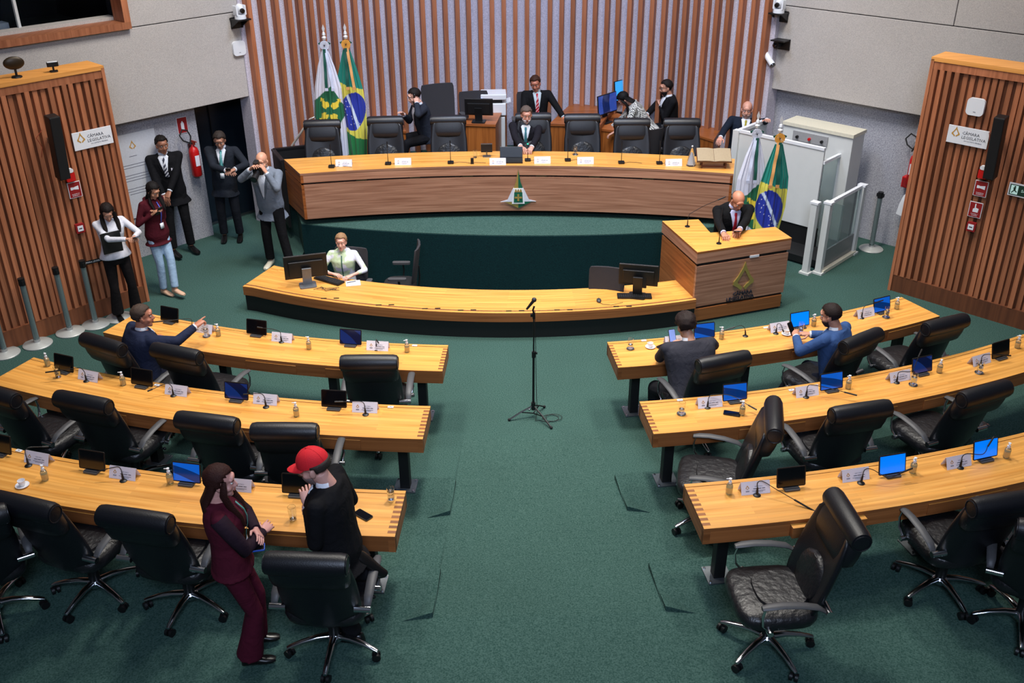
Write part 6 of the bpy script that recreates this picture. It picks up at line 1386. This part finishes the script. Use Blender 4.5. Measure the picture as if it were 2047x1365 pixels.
def held_phone(inf,hand,label,tilt=50,off=(0,.06,.04),w_=.075,l_=.15,lit=None,yaw=0):
    p=inf['W']@(inf['wr'+hand]); M=inf['W'].to_3x3(); p=p+M@Vector(off); t=thing('mobile_phone',label,'phone',p,inf['t'].rotation_euler.z+R(yaw)); q=Matrix.Rotation(R(tilt),4,'X')
    g=MB(q); g.rbox((0,0,0),(w_,l_,.009),.01); g.build('case',BLACK,t); g=MB(q); g.rbox((0,0,.005),(w_-.008,l_-.01,.001),.008); g.build('screen',lit or SCRD,t); return t
PS=mat('phone_screen_lit',(120,140,200),.2,emit=.7)
# 1 photographer
A=person('bald photographer in grey blazer and black trousers raising a camera to his face',P(556,526,0),165,1.74,pitch=6,head=(8,14,0),handL=(-3.00,13.20,1.50),handR=(-3.20,13.16,1.56),world=True,poleL=(-.6,0,-1),poleR=(.8,0,-.7),
  footL=P(582,532,.09),footR=P(541,519,.09),hair='bald',beard=(120,112,108),topc=(112,120,132),bot=(12,12,14),shoe=(206,200,180),fat=1.12,skin=(206,150,122),curl=(60,60),vopen=.12)
p=A['W']@(A['HM']@Vector((0,.20,-.01))); t=thing('photo_camera','black camera with a large lens held up by the bald photographer','camera',p,A['t'].rotation_euler.z+R(5)); M=Matrix.Rotation(R(-16),4,'X')
g=MB(M); g.rbox((0,0,0),(.15,.07,.105),.02); g.rbox((0,0,.06),(.06,.06,.04),.015); g.build('camera_body',BLACK,t); g=MB(M); g.cyl((0,.03,-.01),(0,.20,-.02),.042,.048,18); g.build('lens',BLACK,t); g=MB(M); g.cyl((0,.20,-.02),(0,.205,-.02),.040,n=18); g.build('lens_glass',SCRD,t); g=MB(M); g.rbox((0,.0,.12),(.07,.09,.05),.015); g.build('flash_head',BLACK,t)
# 2 man in the doorway
A=person('man in dark suit with teal tie standing in the dark doorway looking at his hands',P(466,478,0),186,1.76,side=-3,head=(0,24,0),handL=PY(468,339,14.15),handR=PY(453,341,14.15),poleL=(-1,-.2,-.5),poleR=(1,-.2,-.5),hairc=(52,44,40),tie=(60,120,120),topc=(34,38,46),bot=(24,26,32),skin=(178,128,104),lanyard=(120,190,190))
held_phone(A,'R','small phone in the hands of the man in the doorway',40,(-.04,.08,.03))
# 3 guard
A=person('security guard in black suit and striped tie leaning by the left wall',P(366,499,0),192,1.80,side=5,head=(22,8,0),handL=PY(338,386,13.78),handR=PY(328,392,13.80),poleL=(-1,-.1,-.3),poleR=(1,-.1,-.3),footL=P(383,492,.09),footR=P(347,503,.09),hairc=(22,16,14),tie=(60,62,74),tiek='stripe',tie2=(200,200,205),topc=(16,16,19),bot=(14,14,16),skin=(156,104,80),fat=1.05,footyaw=30)
p=A['W']@(A['hip']+A['U']*.30+A['Y']*.15-A['X']*.10); t=thing('name_badge','white badge clipped to the chest of the guard','badge',p,A['t'].rotation_euler.z); g=MB(); g.box((0,0,0),(.055,.006,.09)); g.build('card',PAPER,t,smooth=None); g=MB(); g.box((0,.001,.05),(.015,.01,.02)); g.build('clip',STEEL,t,smooth=None)
# 4 woman in jeans
A=person('woman in maroon top and ripped pale jeans typing on her phone',P(336,583,0),238,1.66,fem=True,head=(0,28,0),handL=PY(313,424,P(336,583,0).y-.08),handR=PY(305,428,P(336,583,0).y-.16),poleL=(-.6,-.3,-1),poleR=(.6,-.3,-1),footL=P(352,584,.08),footR=P(328,578,.08),hair='long',hairc=(16,12,12),top='blouse',topc=(70,18,28),shirt=None,bot=(148,172,196),shoe=(206,168,140),skin=(196,140,110),lanyard=(70,90,190),hemdrop=-.16,longhair=.22)
held_phone(A,'L','phone held up by the woman in jeans',55,(.02,.08,.04),lit=PS)
# 5 woman in white blouse
A=person('woman in wide-collared white blouse and dark trousers holding folder and phone',P(257,634,0),215,1.68,fem=True,head=(-8,34,0),handL=PY(268,474,P(257,634,0).y-.22),handR=PY(255,478,P(257,634,0).y-.26),poleL=(-1,-.2,-.7),poleR=(1,-.2,-.6),hair='long',hairc=(22,14,12),top='blouse',topc=(206,206,214),bot=(26,22,22),shoe=(16,16,16),skin=(190,138,112),flare=1.5,hemdrop=-.03,shirt=(206,206,214),longhair=.20)
held_phone(A,'L','pale blue phone in the hands of the woman in the white blouse',20,(0,.09,.03),lit=mat('pale_blue_phone',(150,180,220),.3,emit=.3))
p=A['W']@(A['hip']+A['U']*.24+A['Y']*.20+A['X']*.06); t=thing('folder','black folder pressed to the chest of the woman in the white blouse','folder',p,A['t'].rotation_euler.z); g=MB(); g.box((0,0,0),(.24,.015,.27)); g.build('cover',BLACK,t,smooth=None); g=MB(); g.box((0,-.012,.005),(.235,.008,.265)); g.build('sheets',WHITE,t,smooth=None)
# 6 clerk
cl=P(680,540,.25); cy_=12.42
hx0=PY(681,462,cy_)
A=person('fair-haired woman clerk in pale green and white blouse seated at the counter',(hx0.x,cy_+.02,-.4),178,1.68,fem=True,hip=(0,-.02,.56),sit=True,pitch=4,head=(0,4,0),world=True,handL=P(702,551,.40),handR=P(668,548,.40),poleL=(-1,-.2,-.6),poleR=(1,-.2,-.6),footL=(hx0.x+.1,cy_-.35,-.31),footR=(hx0.x-.1,cy_-.35,-.31),hair='tied',hairc=(150,116,84),top='blouse',topc=(196,214,176),topk='blotch',topc2=(222,224,236),bot=(60,70,90),skin=(222,170,150),sleeve=.55,shirt=(222,226,236),lanyard=(40,90,70))
# 7 presiding man
q=PY(1050,228,14.95)
A=person('grey-bearded man in dark suit presiding, seated with his arms on the table',(q.x+.02,15.15,DZ),176,1.78,hip=(0,-.05,.60),sit=True,pitch=10,head=(10,10,0),handL=P(1062,302,1.36)+Vector((0,.1,0)),handR=P(1044,304,1.36)+Vector((0,.1,0)),poleL=(-1,-.1,-.3),poleR=(1,-.1,-.3),footL=(q.x+.12,14.75,DZ+.09),footR=(q.x-.1,14.75,DZ+.09),hair='short',hairc=(92,78,70),beard=(206,200,204),tie=(60,110,120),topc=(26,24,30),skin=(204,148,128),fat=1.1)
# 8 man on the telephone
q=PY(838,166,15.9)
A=person('young man in dark suit holding a telephone to his ear',(q.x+.1,15.8,BZ),112,1.76,hip=(0,0,.56),sit=True,pitch=14,head=(0,14,0),handR=PY(806,229,15.75),handL=PY(833,206,15.52),poleL=(-.8,-.2,-1),poleR=(.5,-.4,-.6),footL=(q.x-.35,15.5,BZ+.09),footR=(q.x-.3,15.75,BZ+.09),hair='short',hairc=(24,18,16),topc=(40,44,54),skin=(214,164,144),shirt=(200,206,220))
p=A['W']@(A['HM']@Vector((-.088,.03,-.02))); t=thing('telephone_handset','black telephone handset at the ear of the young man','telephone',p,A['t'].rotation_euler.z); g=MB(); g.tube([(.01,.01,-.10),(.03,0,-.03),(.03,0,.04),(.01,0,.08)],.014,8); g.build('grip',BLACK,t); g=MB(); g.sph((0,0,.08),(.022,.026,.02),10,6); g.build('earpiece',BLACK,t); g=MB(); g.sph((0,.01,-.10),(.022,.026,.02),10,6); g.build('mouthpiece',BLACK,t)
# 9 man with the red tie
q=PY(1074,154,16.25)
A=person('dark-haired man in black suit with red striped tie seated against the slatted wall',(q.x+.0,16.35,BZ),182,1.76,hip=(0,0,.58),sit=True,pitch=-4,side=0,head=(-14,18,6),handL=(q.x+.45,15.95,1.42),handR=(q.x-.2,16.0,1.35),footL=(q.x+.1,15.9,BZ+.09),footR=(q.x-.1,15.9,BZ+.09),hairc=(60,34,22),tie=(160,20,36),tiek='stripe',tie2=(210,160,160),topc=(18,18,20),skin=(190,120,96),vopen=.10,shirt=(176,190,196))
# 10 bearded man at the monitors
q=PY(1336,175,16.2)
A=person('bearded man in dark suit and glasses resting his chin on his hand by the monitors',(q.x+.06,16.1,BZ),100,1.74,hip=(0,0,.55),sit=True,pitch=8,head=(0,8,0),handR=(q.x-.35,16.1,1.45),handL=q+Vector((-.12,-.08,-.27)),poleR=(1,0,-.6),poleL=(-.4,.2,-1),footL=(q.x-.4,15.9,BZ+.09),footR=(q.x-.4,16.1,BZ+.09),hairc=(26,20,18),beard=(30,22,20),topc=(18,18,21),skin=(190,136,112),glasses=True)
# 11 houndstooth
q=PY(1262,205,15.75)
A=person('person with long dark hair in a black and white checked jacket, bent over the desk',(q.x+.30,15.75,BZ),84,1.72,fem=True,hip=(0,0,.62),sit=True,pitch=36,head=(0,46,0),handL=(q.x-.3,15.5,1.33),handR=(q.x-.3,15.8,1.33),poleL=(-.6,-.4,-.5),poleR=(.6,-.4,-.5),footL=(q.x-.2,15.6,BZ+.09),footR=(q.x-.2,15.85,BZ+.09),hair='long',hairc=(10,9,10),top='jacket',topc=(225,225,220),topk='check',topc2=(20,20,22),bot=(14,14,14),skin=(190,140,120),longhair=.20,shirt=None)
# 12 bald man at the right
q=PY(1492,200,15.3)
A=person('bald man in navy suit and mustard tie lounging with one arm over the lift gate',(q.x-.02,15.25,DZ),168,1.80,hip=(0,.0,.56),sit=True,pitch=-10,side=-4,head=(-6,12,0),handL=PY(1533,240,14.75),handR=PY(1440,276,14.9),poleL=(-1,-.2,0),poleR=(1,-.2,-.5),footL=(q.x-.3,14.6,DZ+.09),footR=(q.x-.45,14.75,DZ+.09),hair='bald',beard=(176,150,140),tie=(150,140,50),topc=(24,32,46),bot=(26,28,36),skin=(206,150,130),fat=1.15)
# 13 speaker at the lectern
q=PY(1471,381,12.30)
A=person('bald speaker in black suit and red tie leaning on the lectern over his phone',(q.x+.0,12.48,-.30),184,1.82,pitch=15,head=(6,30,0),handL=P(1474,468,1.05),handR=P(1447,468,1.05),poleL=(-1,-.1,-.4),poleR=(1,-.1,-.4),hair='fringe',hairc=(90,80,76),tie=(150,24,40),topc=(17,17,19),skin=(196,132,104),fat=1.2,shirt=(196,196,226),footL=(q.x+.12,12.55,-.21),footR=(q.x-.12,12.55,-.21),curl=(50,50))
held_phone(A,'L','phone held over the lectern by the bald speaker',18,(.07,.10,.02),lit=mat('phone_back',(120,90,84),.4))
# 14 pointing man
ps=P(283,616,1.28)
A=person('man in dark blue suit seated at the front left desk pointing with his outstretched arm',(ps.x-.05,ps.y-.14,0),-48,1.76,hip=(0,-.02,.57),sit=True,pitch=9,head=(-28,0,0),handR=P(391,652,1.0),handL=(ps.x-.05,ps.y+.25,.80),poleR=(.2,-.4,-1),poleL=(-.8,-.4,-.8),footL=(ps.x+.1,ps.y+.35,.09),footR=(ps.x+.3,ps.y+.15,.09),hair='short',hairc=(70,56,48),topc=(34,40,62),bot=(28,32,50),skin=(186,122,96),fat=1.3,curl=(40,-85))
# 15 charcoal suit man
ps=P(1384,640,1.27)
A=person('man with thick dark hair in charcoal suit seen from behind at the front right desk',(ps.x-.02,ps.y-.22,0),12,1.80,hip=(0,-.08,.60),sit=True,pitch=22,head=(6,20,0),handL=P(1346,690,.86),handR=P(1400,684,.80),poleL=(-1,-.6,-.3),poleR=(1,-.6,-.2),footL=(ps.x-.28,ps.y+.2,.09),footR=(ps.x+.1,ps.y+.3,.09),kneeL=(-.6,1,.2),hair='curly',hairc=(40,30,28),topc=(52,52,60),bot=(30,30,34),skin=(190,138,112),fat=1.38)
held_phone(A,'L','phone with lilac screen in the hand of the man in charcoal',60,(.02,.09,.06),lit=PS)
# 16 blue suit man
ps=P(1652,618,1.27)
A=person('young man in bright blue suit reading his phone at the front right desk',(ps.x+.10,ps.y-.18,0),42,1.76,hip=(0,-.04,.60),sit=True,pitch=10,head=(10,14,0),handL=P(1591,672,.92),handR=P(1617,668,.86),poleL=(-1,-.5,-.5),poleR=(1,-.4,-.5),footL=(ps.x-.35,ps.y+.12,.09),footR=(ps.x-.1,ps.y+.3,.09),kneeL=(-.5,1,.3),hair='short',hairc=(36,26,24),beard=(40,30,28),topc=(54,80,126),bot=(26,30,42),skin=(186,132,108),fat=1.12)
held_phone(A,'L','dark phone held upright by the man in the blue suit',60,(.03,.08,.05))
# 17 woman in burgundy
f0=P(497,1340,Z2)
A=person('woman with long auburn hair in a burgundy suit with sheer sleeves, arms crossed',(f0.x-.02,f0.y+.12,Z2),-80,1.77,fem=True,pitch=-2,side=0,head=(-4,6,0),world=False,handL=(.02,.20,1.18),handR=(-.03,.24,1.13),poleL=(-.9,.0,-.5),poleR=(.9,.0,-.55),footL=(-.13,.05,.11),footR=(.09,.02,.11),kneeL=(0,1,0),kneeR=(0,1,0),hair='long',hairc=(50,24,20),top='blouse',topc=(78,22,38),bot=(76,20,38),shoe=(14,13,14),skin=(206,150,140),flare=1.8,hemdrop=-.06,longhair=.36,lanyard=(70,140,130),shirt=None,palmL=(.2,.8,.6),palmR=(0,.6,.8),curl=(25,25))
# sheer sleeves and heels
for (sh,el,wr) in ((A['nb']-A['U']*.045-A['X']*.162,A['elL'],A['wrL']),(A['nb']-A['U']*.045+A['X']*.162,A['elR'],A['wrR'])):
    g=MB(); g.tube([sh.lerp(A['nb'],.12),sh,sh.lerp(el,.5),el,el.lerp(wr,.5),el.lerp(wr,.93)],[.030,.059,.056,.052,.045,.036],16); g.build('sheer_sleeve',fabric('sheer_dark',(40,26,36)),A['t'],smooth=80)
p=A['W']@(A['elR']+Vector((-.05,.05,-.03))); t=thing('mobile_phone','bright blue phone tucked under the arm of the woman in burgundy','phone',p,A['t'].rotation_euler.z); g=MB(); g.rbox((0,0,0),(.075,.15,.010),.01); g.build('case',mat('blue_case',(50,90,190),.3),t); g=MB(); g.rbox((0,0,.006),(.068,.14,.001),.008); g.build('screen',SCRD,t)
# 18 man in the red cap
hp=P(694,1085,Z2+.97)
A=person('man in black suit and red cap kneeling on a chair by the desk',(hp.x-.06,hp.y,Z2),72,1.80,hip=(0,0,.95),pitch=6,twist=8,head=(4,16,0),handL=PY(616,1010,hp.y-.02),handR=PY(640,1006,hp.y+.12),poleL=(-.7,-.5,-.9),poleR=(.8,-.5,-.6),footL=(hp.x-.02,hp.y+.02,Z2+.09),footR=P(746,1142,.98),kneeR=(.1,.4,-1),kneeL=(0,1,.1),hair='fringe',hairc=(60,50,46),topc=(20,20,23),bot=(20,20,24),skin=(206,154,140),fat=1.12,beard=(120,100,96),shirt=(226,228,236),curl=(50,60),hemdrop=-.17)
capm=mat('red_cap_cloth',(214,22,36),.8,scale=200,bump=.2); M=A['HM']; w_=A['W']
t=thing('baseball_cap','bright red baseball cap worn by the man in the black suit','cap',w_@A['hc'],A['t'].rotation_euler.z)
Mi=Matrix.Translation(-A['hc'])@M
g=MB(Mi); g.sph((0,-.012,.045),(.092,.110,.105),24,10,zmin=-.05); g.build('crown',capm,t,smooth=80)
g=MB(Mi); rr=[]
for k in range(9):
    a_=R(-62+124*k/8); x=math.sin(a_)*.085; y0_=math.cos(a_)*.095-.012; ext=.085*math.cos(a_*1.15)+.005; zc_=.048-.012*(x/.085)**2
    rr.append([(x,y0_,zc_),(x*1.02,y0_+ext,zc_-.012),(x*1.02,y0_+ext,zc_-.017),(x,y0_,zc_-.006)])
g.loft(rr); g.build('brim',capm,t,smooth=60); g=MB(Mi); g.sph((0,-.012,.15),.009,8,6); g.build('button',capm,t)
for k in range(3):
    a_=R(60*k); g=MB(Mi); g.tube([(.0925*math.cos(q)*math.cos(a_),-.012+.1105*math.cos(q)*math.sin(a_),.045+.1055*math.sin(q)) for q in [PI*j/16 for j in range(17)]],.0012,4); g.build('seam',capm,t)
